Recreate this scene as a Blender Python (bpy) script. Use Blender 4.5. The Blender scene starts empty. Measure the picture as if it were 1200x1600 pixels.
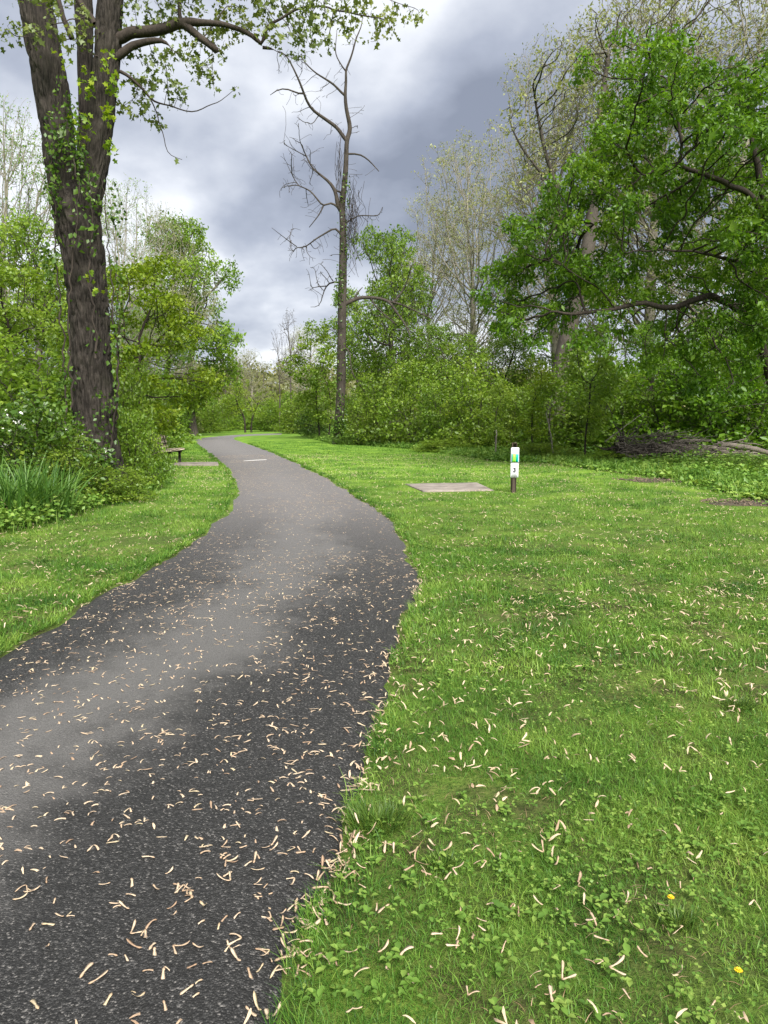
import os
for _k in ('OPENBLAS_NUM_THREADS', 'OMP_NUM_THREADS', 'MKL_NUM_THREADS'): os.environ.setdefault(_k, '1')
import bpy, math, random
import numpy as np
from mathutils import Vector

rng = np.random.default_rng(11)
random.seed(11)
PI = math.pi
S = bpy.context.scene
COL = S.collection

# ------------------------------------------------------------------ camera
EYE, LENS_PX, HORIZON_PY = 1.5, 1155.6, 652.0
PITCH = math.atan((800.0 - HORIZON_PY) / LENS_PX)
cam_data = bpy.data.cameras.new('camera')
cam_data.sensor_fit = 'VERTICAL'
cam_data.sensor_height = 36.0
cam_data.lens = 36.0 * LENS_PX / 1600.0
cam_data.clip_start, cam_data.clip_end = 0.05, 3000.0
cam = bpy.data.objects.new('camera', cam_data)
COL.objects.link(cam)
cam.location = (0, 0, EYE)
cam.rotation_euler = (PI / 2 - PITCH, 0, 0)
S.camera = cam
S.render.resolution_x, S.render.resolution_y = 768, 1024

# ------------------------------------------------------------------ sky and sun
SUN_EL, SUN_AZ = math.radians(44), math.radians(160)    # azimuth from +Y towards +X
world = bpy.data.worlds.new('World')
S.world = world
world.use_nodes = True
wt = world.node_tree
wt.nodes.clear()
def wn(kind, **kw):
    n = wt.nodes.new(kind)
    for k, v in kw.items():
        setattr(n, k, v)
    return n
w_out = wn('ShaderNodeOutputWorld')
sky = wn('ShaderNodeTexSky', sky_type='NISHITA', sun_disc=False)
sky.sun_elevation, sky.sun_rotation = SUN_EL, SUN_AZ
bg_clear = wn('ShaderNodeBackground')
bg_clear.inputs['Strength'].default_value = 0.05
wt.links.new(sky.outputs[0], bg_clear.inputs['Color'])
# cloud deck: noise laid on a flat layer overhead
tc = wn('ShaderNodeTexCoord')
sep = wn('ShaderNodeSeparateXYZ')
wt.links.new(tc.outputs['Generated'], sep.inputs[0])
zz = wn('ShaderNodeMath', operation='MAXIMUM')
wt.links.new(sep.outputs['Z'], zz.inputs[0]); zz.inputs[1].default_value = 0.0
za = wn('ShaderNodeMath', operation='ADD')
wt.links.new(zz.outputs[0], za.inputs[0]); za.inputs[1].default_value = 0.42
dx = wn('ShaderNodeMath', operation='DIVIDE'); dy = wn('ShaderNodeMath', operation='DIVIDE')
wt.links.new(sep.outputs['X'], dx.inputs[0]); wt.links.new(za.outputs[0], dx.inputs[1])
wt.links.new(sep.outputs['Y'], dy.inputs[0]); wt.links.new(za.outputs[0], dy.inputs[1])
cb = wn('ShaderNodeCombineXYZ')
wt.links.new(dx.outputs[0], cb.inputs['X']); wt.links.new(dy.outputs[0], cb.inputs['Y'])
CLOUD_SEED = 14.7
cb.inputs['Z'].default_value = CLOUD_SEED
n1 = wn('ShaderNodeTexNoise'); n1.inputs['Scale'].default_value = 1.15
n1.inputs['Detail'].default_value = 5; n1.inputs['Roughness'].default_value = 0.48
n1.inputs['Distortion'].default_value = 0.35
n2 = wn('ShaderNodeTexNoise'); n2.inputs['Scale'].default_value = 3.6
n2.inputs['Detail'].default_value = 6; n2.inputs['Roughness'].default_value = 0.55
wt.links.new(cb.outputs[0], n1.inputs['Vector']); wt.links.new(cb.outputs[0], n2.inputs['Vector'])
mixn = wn('ShaderNodeMath', operation='MULTIPLY_ADD')
wt.links.new(n2.outputs['Fac'], mixn.inputs[0]); mixn.inputs[1].default_value = 0.34
wt.links.new(n1.outputs['Fac'], mixn.inputs[2])
cr = wn('ShaderNodeValToRGB')
wt.links.new(mixn.outputs[0], cr.inputs[0])
el = cr.color_ramp.elements
el[0].position, el[0].color = 0.50, (0.140, 0.157, 0.200, 1)
el[1].position, el[1].color = 0.73, (0.470, 0.485, 0.515, 1)
e = el.new(0.59); e.color = (0.222, 0.243, 0.295, 1)
e = el.new(0.66); e.color = (0.325, 0.345, 0.390, 1)
bg_cloud = wn('ShaderNodeBackground')
bg_cloud.inputs['Strength'].default_value = 1.0
wt.links.new(cr.outputs[0], bg_cloud.inputs['Color'])
w_mix = wn('ShaderNodeMixShader')
w_mix.inputs[0].default_value = 0.93
wt.links.new(bg_clear.outputs[0], w_mix.inputs[1]); wt.links.new(bg_cloud.outputs[0], w_mix.inputs[2])
wt.links.new(w_mix.outputs[0], w_out.inputs['Surface'])

sun_data = bpy.data.lights.new('sun', 'SUN')
sun_data.energy = 4.9
sun_data.angle = math.radians(38)
sun_data.color = (1.0, 0.95, 0.86)
sun = bpy.data.objects.new('sun', sun_data)
COL.objects.link(sun)
sun_dir = Vector((math.sin(SUN_AZ) * math.cos(SUN_EL), math.cos(SUN_AZ) * math.cos(SUN_EL), math.sin(SUN_EL)))
sun.rotation_euler = (-sun_dir).to_track_quat('-Z', 'Y').to_euler()
sun.location = sun_dir * 60

vs = S.view_settings
vs.view_transform, vs.look, vs.exposure, vs.gamma = 'Standard', 'None', 1.16, 1.0
vs.use_curve_mapping = False
S.cycles.use_denoising = True
S.cycles.max_bounces = 6
S.cycles.diffuse_bounces = 3
S.cycles.transmission_bounces = 4
S.cycles.glossy_bounces = 2
S.cycles.caustics_reflective = S.cycles.caustics_refractive = False

# ------------------------------------------------------------------ measuring
CP, SP = math.cos(PITCH), math.sin(PITCH)
def W(px, py, D):
    """point of the place seen at (px, py), D metres ahead"""
    ax, ay = (px - 600.0) / LENS_PX, (800.0 - py) / LENS_PX
    dy_, dz_ = CP + ay * SP, -SP + ay * CP
    t = D / dy_
    return np.array((ax * t, D, EYE + dz_ * t))
def G(px, py, z=0.0):
    """ground point seen at (px, py)"""
    ax, ay = (px - 600.0) / LENS_PX, (800.0 - py) / LENS_PX
    dy_, dz_ = CP + ay * SP, -SP + ay * CP
    t = (z - EYE) / dz_
    return np.array((ax * t, dy_ * t, z))
def GX(px, D):
    return W(px, HORIZON_PY, D)[0]
def top_h(py, D):
    return W(600, py, D)[2]
def mpp(D):
    return D / LENS_PX / CP

# ------------------------------------------------------------------ mesh helpers
def nrm(v):
    v = np.asarray(v, float)
    return v / np.maximum(np.linalg.norm(v, axis=-1, keepdims=True), 1e-9)

class MB:
    """collects vertices and faces (tris and quads)"""
    def __init__(self):
        self.v, self.t, self.q, self.a, self.n = [], [], [], [], 0
    def add(self, v, tris=None, quads=None, rnd=None):
        v = np.asarray(v, float).reshape(-1, 3)
        if tris is not None and len(tris): self.t.append(np.asarray(tris, np.int64).reshape(-1, 3) + self.n)
        if quads is not None and len(quads): self.q.append(np.asarray(quads, np.int64).reshape(-1, 4) + self.n)
        self.v.append(v)
        self.a.append(np.full(len(v), 0.5) if rnd is None else np.broadcast_to(np.asarray(rnd, float), (len(v),)))
        self.n += len(v)
    def mesh(self, name, smooth=False):
        me = bpy.data.meshes.new(name)
        v = np.concatenate(self.v) if self.v else np.zeros((0, 3))
        t = np.concatenate(self.t) if self.t else np.zeros((0, 3), np.int64)
        q = np.concatenate(self.q) if self.q else np.zeros((0, 4), np.int64)
        me.vertices.add(len(v)); me.vertices.foreach_set('co', v.astype(np.float32).ravel())
        nl = t.size + q.size
        me.loops.add(nl)
        me.loops.foreach_set('vertex_index', np.concatenate([t.ravel(), q.ravel()]).astype(np.int32))
        me.polygons.add(len(t) + len(q))
        st = np.concatenate([np.arange(len(t)) * 3, t.size + np.arange(len(q)) * 4]).astype(np.int32)
        me.polygons.foreach_set('loop_start', st)
        if smooth:
            me.polygons.foreach_set('use_smooth', np.ones(len(st), bool))
        at = me.attributes.new('rnd', 'FLOAT', 'POINT')
        at.data.foreach_set('value', np.concatenate(self.a).astype(np.float32))
        me.update(calc_edges=True)
        return me

def tag(o, label=None, cat=None, group=None, kind=None):
    if label: o['label'] = label
    if cat: o['category'] = cat
    if group: o['group'] = group
    if kind: o['kind'] = kind
    return o
def obj(name, me, mat, parent=None):
    o = bpy.data.objects.new(name, me)
    COL.objects.link(o)
    if mat is not None and not me.materials: me.materials.append(mat)
    if parent is not None: o.parent = parent
    return o
def empty(name, loc=(0, 0, 0), rz=0.0, sc=None):
    o = bpy.data.objects.new(name, None)
    COL.objects.link(o)
    o.empty_display_size = 0.2
    o.location = loc; o.rotation_euler = (0, 0, rz)
    if sc is not None: o.scale = sc
    return o
def copy_tree(o, parent=None):
    c = o.copy(); COL.objects.link(c); c.parent = parent
    for ch in list(o.children): copy_tree(ch, c)
    return c

def box(mb, c, s, rot=None, bev=0.0):
    """box with chamfered edges"""
    s = np.array(s, float) / 2; b = min(bev, s.min() * 0.6) if bev > 0 else 0
    if b <= 0:
        v = np.array([(x, y, z) for x in (-1, 1) for y in (-1, 1) for z in (-1, 1)], float) * s
        q = [(0, 1, 3, 2), (4, 6, 7, 5), (0, 4, 5, 1), (2, 3, 7, 6), (0, 2, 6, 4), (1, 5, 7, 3)]
        t = []
    else:
        v = []
        for x in (-1, 1):
            for y in (-1, 1):
                for z in (-1, 1):
                    p = np.array((x, y, z), float)
                    for ax in range(3):
                        d = s - b; d[ax] = s[ax]
                        v.append(p * d)
        v = np.array(v)
        def idx(x, y, z, ax): return (((x > 0) * 2 + (y > 0)) * 2 + (z > 0)) * 3 + ax
        q, t = [], []
        for ax in range(3):
            u, w = (ax + 1) % 3, (ax + 2) % 3
            for sg in (-1, 1):
                r = []
                for (a, c_) in ((-1, -1), (1, -1), (1, 1), (-1, 1)):
                    k = [0, 0, 0]; k[ax] = sg; k[u] = a; k[w] = c_
                    r.append(idx(*k, ax))
                q.append(r if sg > 0 else r[::-1])
            for a in (-1, 1):
                for c_ in (-1, 1):
                    k0 = [0, 0, 0]; k0[u] = a; k0[w] = c_
                    k1 = list(k0); k0[ax] = -1; k1[ax] = 1
                    r = [idx(*k0, u), idx(*k1, u), idx(*k1, w), idx(*k0, w)]
                    q.append(r if a * c_ > 0 else r[::-1])
        for x in (-1, 1):
            for y in (-1, 1):
                for z in (-1, 1):
                    r = [idx(x, y, z, 0), idx(x, y, z, 1), idx(x, y, z, 2)]
                    t.append(r if x * y * z > 0 else r[::-1])
    if rot is not None: v = v @ np.asarray(rot).T
    mb.add(v + np.asarray(c, float), tris=t, quads=q)

def rot_x(a): c, s = math.cos(a), math.sin(a); return np.array(((1, 0, 0), (0, c, -s), (0, s, c)))
def rot_y(a): c, s = math.cos(a), math.sin(a); return np.array(((c, 0, s), (0, 1, 0), (-s, 0, c)))
def rot_z(a): c, s = math.cos(a), math.sin(a); return np.array(((c, -s, 0), (s, c, 0), (0, 0, 1)))

def frames(P):
    T = np.gradient(P, axis=0) if len(P) > 1 else np.array([[0, 0, 1.0]])
    T = nrm(T)
    ref = np.array((0.0, 1, 0)) if abs(T[0, 1]) < 0.9 else np.array((1.0, 0, 0))
    U = np.zeros_like(P); u = ref - T[0] * (ref @ T[0])
    for i in range(len(P)):
        u = u - T[i] * (u @ T[i]); l = np.linalg.norm(u)
        u = u / l if l > 1e-6 else nrm(np.cross(T[i], (0.3, 0.5, 0.8)))
        U[i] = u
    return T, U, np.cross(T, U)

def tube(mb, P, R, sides=6, ridge=None, cap=True, rnd=None):
    P = np.asarray(P, float); R = np.broadcast_to(np.asarray(R, float), (len(P),))
    T, U, V = frames(P)
    th = np.arange(sides) * 2 * PI / sides
    rr = R[:, None] * np.ones(sides)
    if ridge is not None: rr = rr + ridge(th, P, R)
    ring = P[:, None] + rr[..., None] * (np.cos(th)[None, :, None] * U[:, None] + np.sin(th)[None, :, None] * V[:, None])
    n = len(P)
    i = np.arange(n - 1)[:, None] * sides; j = np.arange(sides)[None]; k = (j + 1) % sides
    q = np.stack([i + j, i + k, i + sides + k, i + sides + j], -1).reshape(-1, 4)
    v = ring.reshape(-1, 3); t = None
    if cap:
        v = np.vstack([v, P[-1] + T[-1] * R[-1] * 0.3])
        b = (n - 1) * sides
        t = np.stack([b + np.arange(sides), b + (np.arange(sides) + 1) % sides, np.full(sides, n * sides)], -1)
    mb.add(v, tris=t, quads=q, rnd=rnd)

def spline(P, step):
    """Catmull-Rom through P (any width of columns), about STEP apart"""
    P = np.asarray(P, float)
    if len(P) == 2:
        n = max(2, int(np.linalg.norm(P[1, :3] - P[0, :3]) / step) + 1)
        return P[0] + (P[1] - P[0]) * np.linspace(0, 1, n)[:, None]
    Q = np.vstack([2 * P[0] - P[1], P, 2 * P[-1] - P[-2]])
    out = []
    for i in range(1, len(Q) - 2):
        n = max(1, int(np.linalg.norm(Q[i + 1, :3] - Q[i, :3]) / step))
        for u in np.arange(n) / n:
            out.append(0.5 * (2 * Q[i] + (Q[i + 1] - Q[i - 1]) * u + (2 * Q[i - 1] - 5 * Q[i] + 4 * Q[i + 1] - Q[i + 2]) * u * u
                              + (3 * Q[i] - Q[i - 1] - 3 * Q[i + 1] + Q[i + 2]) * u ** 3))
    out.append(P[-1])
    return np.array(out)

_lat = rng.random((64, 64, 16))
def vnoise(x, y, z=0.0):
    """smooth value noise, 0..1"""
    x, y, z = np.broadcast_arrays(np.asarray(x, float), np.asarray(y, float), np.asarray(z, float))
    xi, yi, zi = np.floor(x).astype(int), np.floor(y).astype(int), np.floor(z).astype(int)
    f = lambda a: a * a * (3 - 2 * a)
    fx, fy, fz = f(x - xi), f(y - yi), f(z - zi)
    r = 0
    for a in (0, 1):
        for b in (0, 1):
            for c in (0, 1):
                wgt = (fx if a else 1 - fx) * (fy if b else 1 - fy) * (fz if c else 1 - fz)
                r = r + wgt * _lat[(xi + a) % 64, (yi + b) % 64, (zi + c) % 16]
    return r

# ------------------------------------------------------------------ materials
def mat_new(name):
    m = bpy.data.materials.new(name); m.use_nodes = True
    m.node_tree.nodes.clear()
    return m, m.node_tree
def N(nt, kind, ins=None, **kw):
    n = nt.nodes.new(kind)
    for k, v in kw.items(): setattr(n, k, v)
    for k, v in (ins or {}).items():
        if isinstance(v, bpy.types.NodeSocket): nt.links.new(v, n.inputs[k])
        else: n.inputs[k].default_value = v
    return n
def ramp(nt, fac, stops):
    r = N(nt, 'ShaderNodeValToRGB', {'Fac': fac})
    els = r.color_ramp.elements
    els[0].position, els[0].color = stops[0][0], (*stops[0][1], 1)
    els[1].position, els[1].color = stops[-1][0], (*stops[-1][1], 1)
    for p, c in stops[1:-1]:
        e_ = els.new(p); e_.color = (*c, 1)
    return r.outputs[0]

def leaf_mat(name, lo, mid, hi, trans=0.42, gloss=0.018, patch=0.0, patch_scale=0.6, warm=(1.20, 1.0, 1.15)):
    """leaf: diffuse + light through the blade; colour from the leaf's own random value"""
    lo, mid, hi = [tuple(np.array(c_) * warm) for c_ in (lo, mid, hi)]
    m, nt = mat_new(name)
    a = N(nt, 'ShaderNodeAttribute', attribute_name='rnd').outputs['Fac']
    if patch > 0:
        g = N(nt, 'ShaderNodeNewGeometry').outputs['Position']
        no = N(nt, 'ShaderNodeTexNoise', {'Vector': g, 'Scale': patch_scale, 'Detail': 3.0}).outputs['Fac']
        p0 = N(nt, 'ShaderNodeMath', {0: no, 1: 0.5}, operation='SUBTRACT').outputs[0]
        a = N(nt, 'ShaderNodeMath', {0: p0, 1: patch * 2.4, 2: a}, operation='MULTIPLY_ADD').outputs[0]
    c = ramp(nt, a, [(0.0, lo), (0.5, mid), (1.0, hi)])
    oi = N(nt, 'ShaderNodeObjectInfo').outputs['Random']
    v = N(nt, 'ShaderNodeMapRange', {'Value': oi, 'To Min': 0.9, 'To Max': 1.1}).outputs[0]
    c = N(nt, 'ShaderNodeHueSaturation', {'Color': c, 'Value': v}).outputs[0]
    d = N(nt, 'ShaderNodeBsdfDiffuse', {'Color': c})
    tcol = N(nt, 'ShaderNodeMix', {0: 1.0, 6: c, 7: (1.0, 1.0, 0.55, 1)}, data_type='RGBA', blend_type='MULTIPLY').outputs[2]
    t = N(nt, 'ShaderNodeBsdfTranslucent', {'Color': tcol})
    mx = N(nt, 'ShaderNodeMixShader', {0: trans, 1: d.outputs[0], 2: t.outputs[0]})
    gl = N(nt, 'ShaderNodeBsdfGlossy', {'Color': (0.9, 0.95, 1, 1), 'Roughness': 0.42})
    mx2 = N(nt, 'ShaderNodeMixShader', {0: gloss, 1: mx.outputs[0], 2: gl.outputs[0]})
    o = N(nt, 'ShaderNodeOutputMaterial', {'Surface': mx2.outputs[0]})
    return m

def bark_mat(name, dark, light, scale=1.0, stretch=0.12, bump=0.6, moss=0.0, span=(0.52, 0.98)):
    m, nt = mat_new(name)
    co = N(nt, 'ShaderNodeTexCoord').outputs['Object']
    mp = N(nt, 'ShaderNodeMapping', {'Vector': co, 'Scale': (scale, scale, scale * stretch)}).outputs[0]
    n_a = N(nt, 'ShaderNodeTexNoise', {'Vector': mp, 'Scale': 16.0, 'Detail': 8.0, 'Roughness': 0.74}).outputs['Fac']
    n_b = N(nt, 'ShaderNodeTexNoise', {'Vector': co, 'Scale': 1.3 * scale, 'Detail': 4.0}).outputs['Fac']
    s = N(nt, 'ShaderNodeMath', {0: n_b, 1: 0.5, 2: n_a}, operation='MULTIPLY_ADD').outputs[0]
    c = ramp(nt, s, [(span[0], dark), (span[1], light)])
    if moss > 0:
        n_c = N(nt, 'ShaderNodeTexNoise', {'Vector': co, 'Scale': 2.6, 'Detail': 5.0}).outputs['Fac']
        f = N(nt, 'ShaderNodeMapRange', {'Value': n_c, 'From Min': 0.52, 'From Max': 0.72, 'To Max': moss}).outputs[0]
        c = N(nt, 'ShaderNodeMix', {0: f, 6: c, 7: (0.055, 0.075, 0.025, 1)}, data_type='RGBA').outputs[2]
    b = N(nt, 'ShaderNodeBump', {'Height': n_a, 'Strength': bump, 'Distance': 0.05})
    p = N(nt, 'ShaderNodeBsdfPrincipled', {'Base Color': c, 'Roughness': 0.9, 'Normal': b.outputs[0]})
    p.inputs['Specular IOR Level'].default_value = 0.2
    N(nt, 'ShaderNodeOutputMaterial', {'Surface': p.outputs[0]})
    return m

def plain_mat(name, c0, c1, scale=20.0, rough=0.8, bump=0.0, stretch=(1, 1, 1), spec=0.3):
    m, nt = mat_new(name)
    co = N(nt, 'ShaderNodeTexCoord').outputs['Object']
    mp = N(nt, 'ShaderNodeMapping', {'Vector': co, 'Scale': stretch}).outputs[0]
    no = N(nt, 'ShaderNodeTexNoise', {'Vector': mp, 'Scale': scale, 'Detail': 5.0, 'Roughness': 0.6}).outputs['Fac']
    c = ramp(nt, no, [(0.3, c0), (0.7, c1)])
    p = N(nt, 'ShaderNodeBsdfPrincipled', {'Base Color': c, 'Roughness': rough})
    p.inputs['Specular IOR Level'].default_value = spec
    if bump > 0:
        b = N(nt, 'ShaderNodeBump', {'Height': no, 'Strength': bump, 'Distance': 0.01})
        nt.links.new(b.outputs[0], p.inputs['Normal'])
    N(nt, 'ShaderNodeOutputMaterial', {'Surface': p.outputs[0]})
    return m

M = {}
M['grass'] = leaf_mat('grass_blades', (0.030, 0.090, 0.014), (0.086, 0.198, 0.026), (0.195, 0.312, 0.054), trans=0.34, gloss=0.010, patch=1.1, patch_scale=1.3, warm=(1.05, 1.0, 1.0))
M['tuft'] = leaf_mat('tuft_blades', (0.035, 0.095, 0.014), (0.065, 0.150, 0.020), (0.12, 0.21, 0.03), trans=0.3)
M['reed'] = leaf_mat('tall_grass_blades', (0.035, 0.110, 0.018), (0.070, 0.190, 0.026), (0.13, 0.28, 0.05), trans=0.35, gloss=0.03)
M['weed'] = leaf_mat('broad_weed_leaves', (0.055, 0.145, 0.022), (0.110, 0.245, 0.034), (0.22, 0.36, 0.07), trans=0.35, gloss=0.015)
M['green'] = leaf_mat('spring_green_leaves', (0.066, 0.155, 0.015), (0.126, 0.262, 0.022), (0.215, 0.355, 0.040), trans=0.52)
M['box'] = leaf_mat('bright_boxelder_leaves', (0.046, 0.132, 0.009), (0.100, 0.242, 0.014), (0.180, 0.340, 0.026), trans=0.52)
M['lime'] = leaf_mat('lime_leaves', (0.100, 0.185, 0.012), (0.180, 0.270, 0.015), (0.270, 0.345, 0.028), trans=0.45, warm=(1, 1, 1))
M['pale'] = leaf_mat('pale_budding_leaves', (0.170, 0.190, 0.070), (0.260, 0.285, 0.115), (0.350, 0.365, 0.180), trans=0.45, warm=(1, 1, 1))
M['shrub'] = leaf_mat('shrub_leaves', (0.085, 0.185, 0.018), (0.155, 0.295, 0.027), (0.245, 0.380, 0.050), trans=0.54)
M['dark'] = leaf_mat('dark_shrub_leaves', (0.028, 0.080, 0.009), (0.058, 0.140, 0.013), (0.110, 0.210, 0.026), trans=0.34, gloss=0.025)
M['maple'] = leaf_mat('maple_leaves', (0.060, 0.105, 0.025), (0.105, 0.165, 0.035), (0.180, 0.240, 0.055), trans=0.38)
M['blossom'] = plain_mat('white_blossom', (0.72, 0.74, 0.68), (0.82, 0.83, 0.80), 8, 0.6)
M['bark'] = bark_mat('grey_shaggy_bark', (0.005, 0.004, 0.0035), (0.062, 0.053, 0.046), 2.3, 0.11, 1.0, moss=0.06, span=(0.58, 0.92))
M['bark_dark'] = bark_mat('dark_bark', (0.014, 0.011, 0.010), (0.062, 0.050, 0.042), 1.6, 0.2, 0.6)
M['bark_mid'] = bark_mat('brown_grey_bark', (0.026, 0.022, 0.019), (0.098, 0.085, 0.073), 1.6, 0.2, 0.5)
M['bark_pale'] = bark_mat('pale_twig_bark', (0.110, 0.100, 0.080), (0.300, 0.280, 0.230), 1.6, 0.25, 0.4)
M['bark_dead'] = bark_mat('dead_wood', (0.012, 0.010, 0.009), (0.078, 0.066, 0.056), 1.6, 0.14, 0.7)

# ------------------------------------------------------------------ ground, path
def edge(pts): return np.array([G(x, y)[:2] for x, y in pts])
R_PX = [(452, 1640), (460, 1590), (480, 1470), (520, 1350), (547, 1260), (592, 1120), (622, 1030), (641, 960), (652, 890), (640, 850),
        (602, 805), (560, 775), (510, 746), (450, 717), (405, 699), (378, 690), (366, 685.5), (372, 682.2), (400, 680.2), (440, 679.2)]
L_PX = [(-560, 1640), (-420, 1400), (-250, 1190), (0, 1018), (100, 960), (200, 905), (270, 865), (330, 820), (357, 787), (366, 760), (357, 738),
        (336, 716), (313, 699), (304, 689.5), (310, 685.2), (335, 682.3), (370, 679.6), (410, 678.0), (440, 677.4)]
def start(E):   # carry the path on behind the camera
    d = E[0] - E[1]; d = d / np.linalg.norm(d)
    return np.vstack([E[0] + d * 8.0, E[0] + d * 3.0, E])
R_ED = spline(np.c_[start(edge(R_PX)), np.zeros(len(R_PX) + 2)], 0.12)[:, :2]
L_ED = spline(np.c_[start(edge(L_PX)), np.zeros(len(L_PX) + 2)], 0.12)[:, :2]
def rag(E, a):
    s = np.r_[0, np.cumsum(np.linalg.norm(np.diff(E, axis=0), axis=1))]
    t = np.gradient(E, axis=0); t /= np.linalg.norm(t, axis=1)[:, None]
    nn = np.c_[-t[:, 1], t[:, 0]]
    return E + nn * ((vnoise(s * 1.7, a) - 0.5) * 0.14 + (vnoise(s * 6, a + 9) - 0.5) * 0.09 + (vnoise(s * 17, a + 29) - 0.5) * 0.04)[:, None]
R_ED, L_ED = rag(R_ED, 3.3), rag(L_ED, 17.7)
PATH_POLY = np.vstack([R_ED, L_ED[::-1]])
PAD_PX = [(632, 757), (745, 755), (771, 767), (662, 768.5)]
PAD = edge(PAD_PX)
SLAB = np.array([(GX(262, 23.4), 22.9), (GX(341, 23.0), 22.9), (GX(337, 24.2), 24.3), (GX(262, 23.6), 24.3)])

def inside(poly, P):
    x, y = P[:, 0], P[:, 1]
    r = np.zeros(len(P), bool)
    a = poly; b = np.roll(poly, -1, axis=0)
    for (x0, y0), (x1, y1) in zip(a, b):
        if y0 == y1: continue
        c = (y0 > y) != (y1 > y)
        if not c.any(): continue
        r ^= c & (x < (x1 - x0) * (y - y0) / (y1 - y0) + x0)
    return r

def ground_z(x, y):
    d = np.hypot(x, y)
    far = np.clip((d - 110) / 120, 0, 1)
    return (vnoise(x * 0.35 + 5, y * 0.35 + 3) - 0.5) * 0.03 * np.clip(d / 4, 0.3, 1) - 0.004 + 0 * far

def grid_ground():
    mb = MB()
    rad = np.r_[0.0, 0.6 * 1.07 ** np.arange(1, 105)]
    rad = np.r_[rad[rad < 420], 520.0, 900.0, 1800.0]
    ns = 144
    th = np.arange(ns) * 2 * PI / ns
    x = rad[1:, None] * np.sin(th); y = rad[1:, None] * np.cos(th)
    z = ground_z(x, y)
    near = np.hypot(x, y) < 75
    pin = inside(PATH_POLY, np.c_[x.ravel(), y.ravel()]).reshape(x.shape)
    z = np.where(near & pin, -0.03, z)
    z = np.where(near, np.minimum(z, 0.006), z)
    v = np.vstack([[0, 0, -0.02], np.stack([x, y, z], -1).reshape(-1, 3)])
    nr = len(rad) - 1
    i = 1 + np.arange(nr - 1)[:, None] * ns; j = np.arange(ns)[None]; k = (j + 1) % ns
    q = np.stack([i + k, i + j, i + ns + j, i + ns + k], -1).reshape(-1, 4)
    t = np.stack([np.zeros(ns, int), 1 + (np.arange(ns) + 1) % ns, 1 + np.arange(ns)], -1)
    mb.add(v, tris=t[:, ::-1], quads=q[:, ::-1])
    return mb.mesh('ground', smooth=True)

def ground_mat():
    m, nt = mat_new('lawn_ground')
    g = N(nt, 'ShaderNodeNewGeometry').outputs['Position']
    big = N(nt, 'ShaderNodeTexNoise', {'Vector': g, 'Scale': 0.9, 'Detail': 3.0}).outputs['Fac']
    fine = N(nt, 'ShaderNodeTexNoise', {'Vector': g, 'Scale': 45.0, 'Detail': 4.0, 'Roughness': 0.7}).outputs['Fac']
    mid = N(nt, 'ShaderNodeTexNoise', {'Vector': g, 'Scale': 3.2, 'Detail': 5.0, 'Roughness': 0.6}).outputs['Fac']
    s = N(nt, 'ShaderNodeMath', {0: fine, 1: 0.6, 2: big}, operation='MULTIPLY_ADD').outputs[0]
    grass = ramp(nt, s, [(0.55, (0.058, 0.130, 0.018)), (0.80, (0.112, 0.215, 0.025)), (1.05, (0.185, 0.300, 0.038))])
    soil = ramp(nt, fine, [(0.35, (0.020, 0.020, 0.010)), (0.65, (0.068, 0.060, 0.028))])
    # bare thatch shows between the near blades; far off only the lawn's own green
    ln = N(nt, 'ShaderNodeVectorMath', {0: g}, operation='LENGTH').outputs['Value']
    f = N(nt, 'ShaderNodeMapRange', {'Value': ln, 'From Min': 6.0, 'From Max': 22.0, 'To Min': 0.75, 'To Max': 0.05}).outputs[0]
    f2 = N(nt, 'ShaderNodeMapRange', {'Value': mid, 'From Min': 0.35, 'From Max': 0.65, 'To Min': 0.6, 'To Max': 1.2}).outputs[0]
    ff = N(nt, 'ShaderNodeMath', {0: f, 1: f2}, operation='MULTIPLY', use_clamp=True).outputs[0]
    c = N(nt, 'ShaderNodeMix', {0: ff, 6: grass, 7: soil}, data_type='RGBA').outputs[2]
    b = N(nt, 'ShaderNodeBump', {'Height': fine, 'Strength': 0.8, 'Distance': 0.03})
    p = N(nt, 'ShaderNodeBsdfPrincipled', {'Base Color': c, 'Roughness': 0.95, 'Normal': b.outputs[0]})
    p.inputs['Specular IOR Level'].default_value = 0.1
    N(nt, 'ShaderNodeOutputMaterial', {'Surface': p.outputs[0]})
    return m
tag(obj('ground', grid_ground(), ground_mat()), 'mown green lawn running back to the trees', kind='structure')

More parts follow.
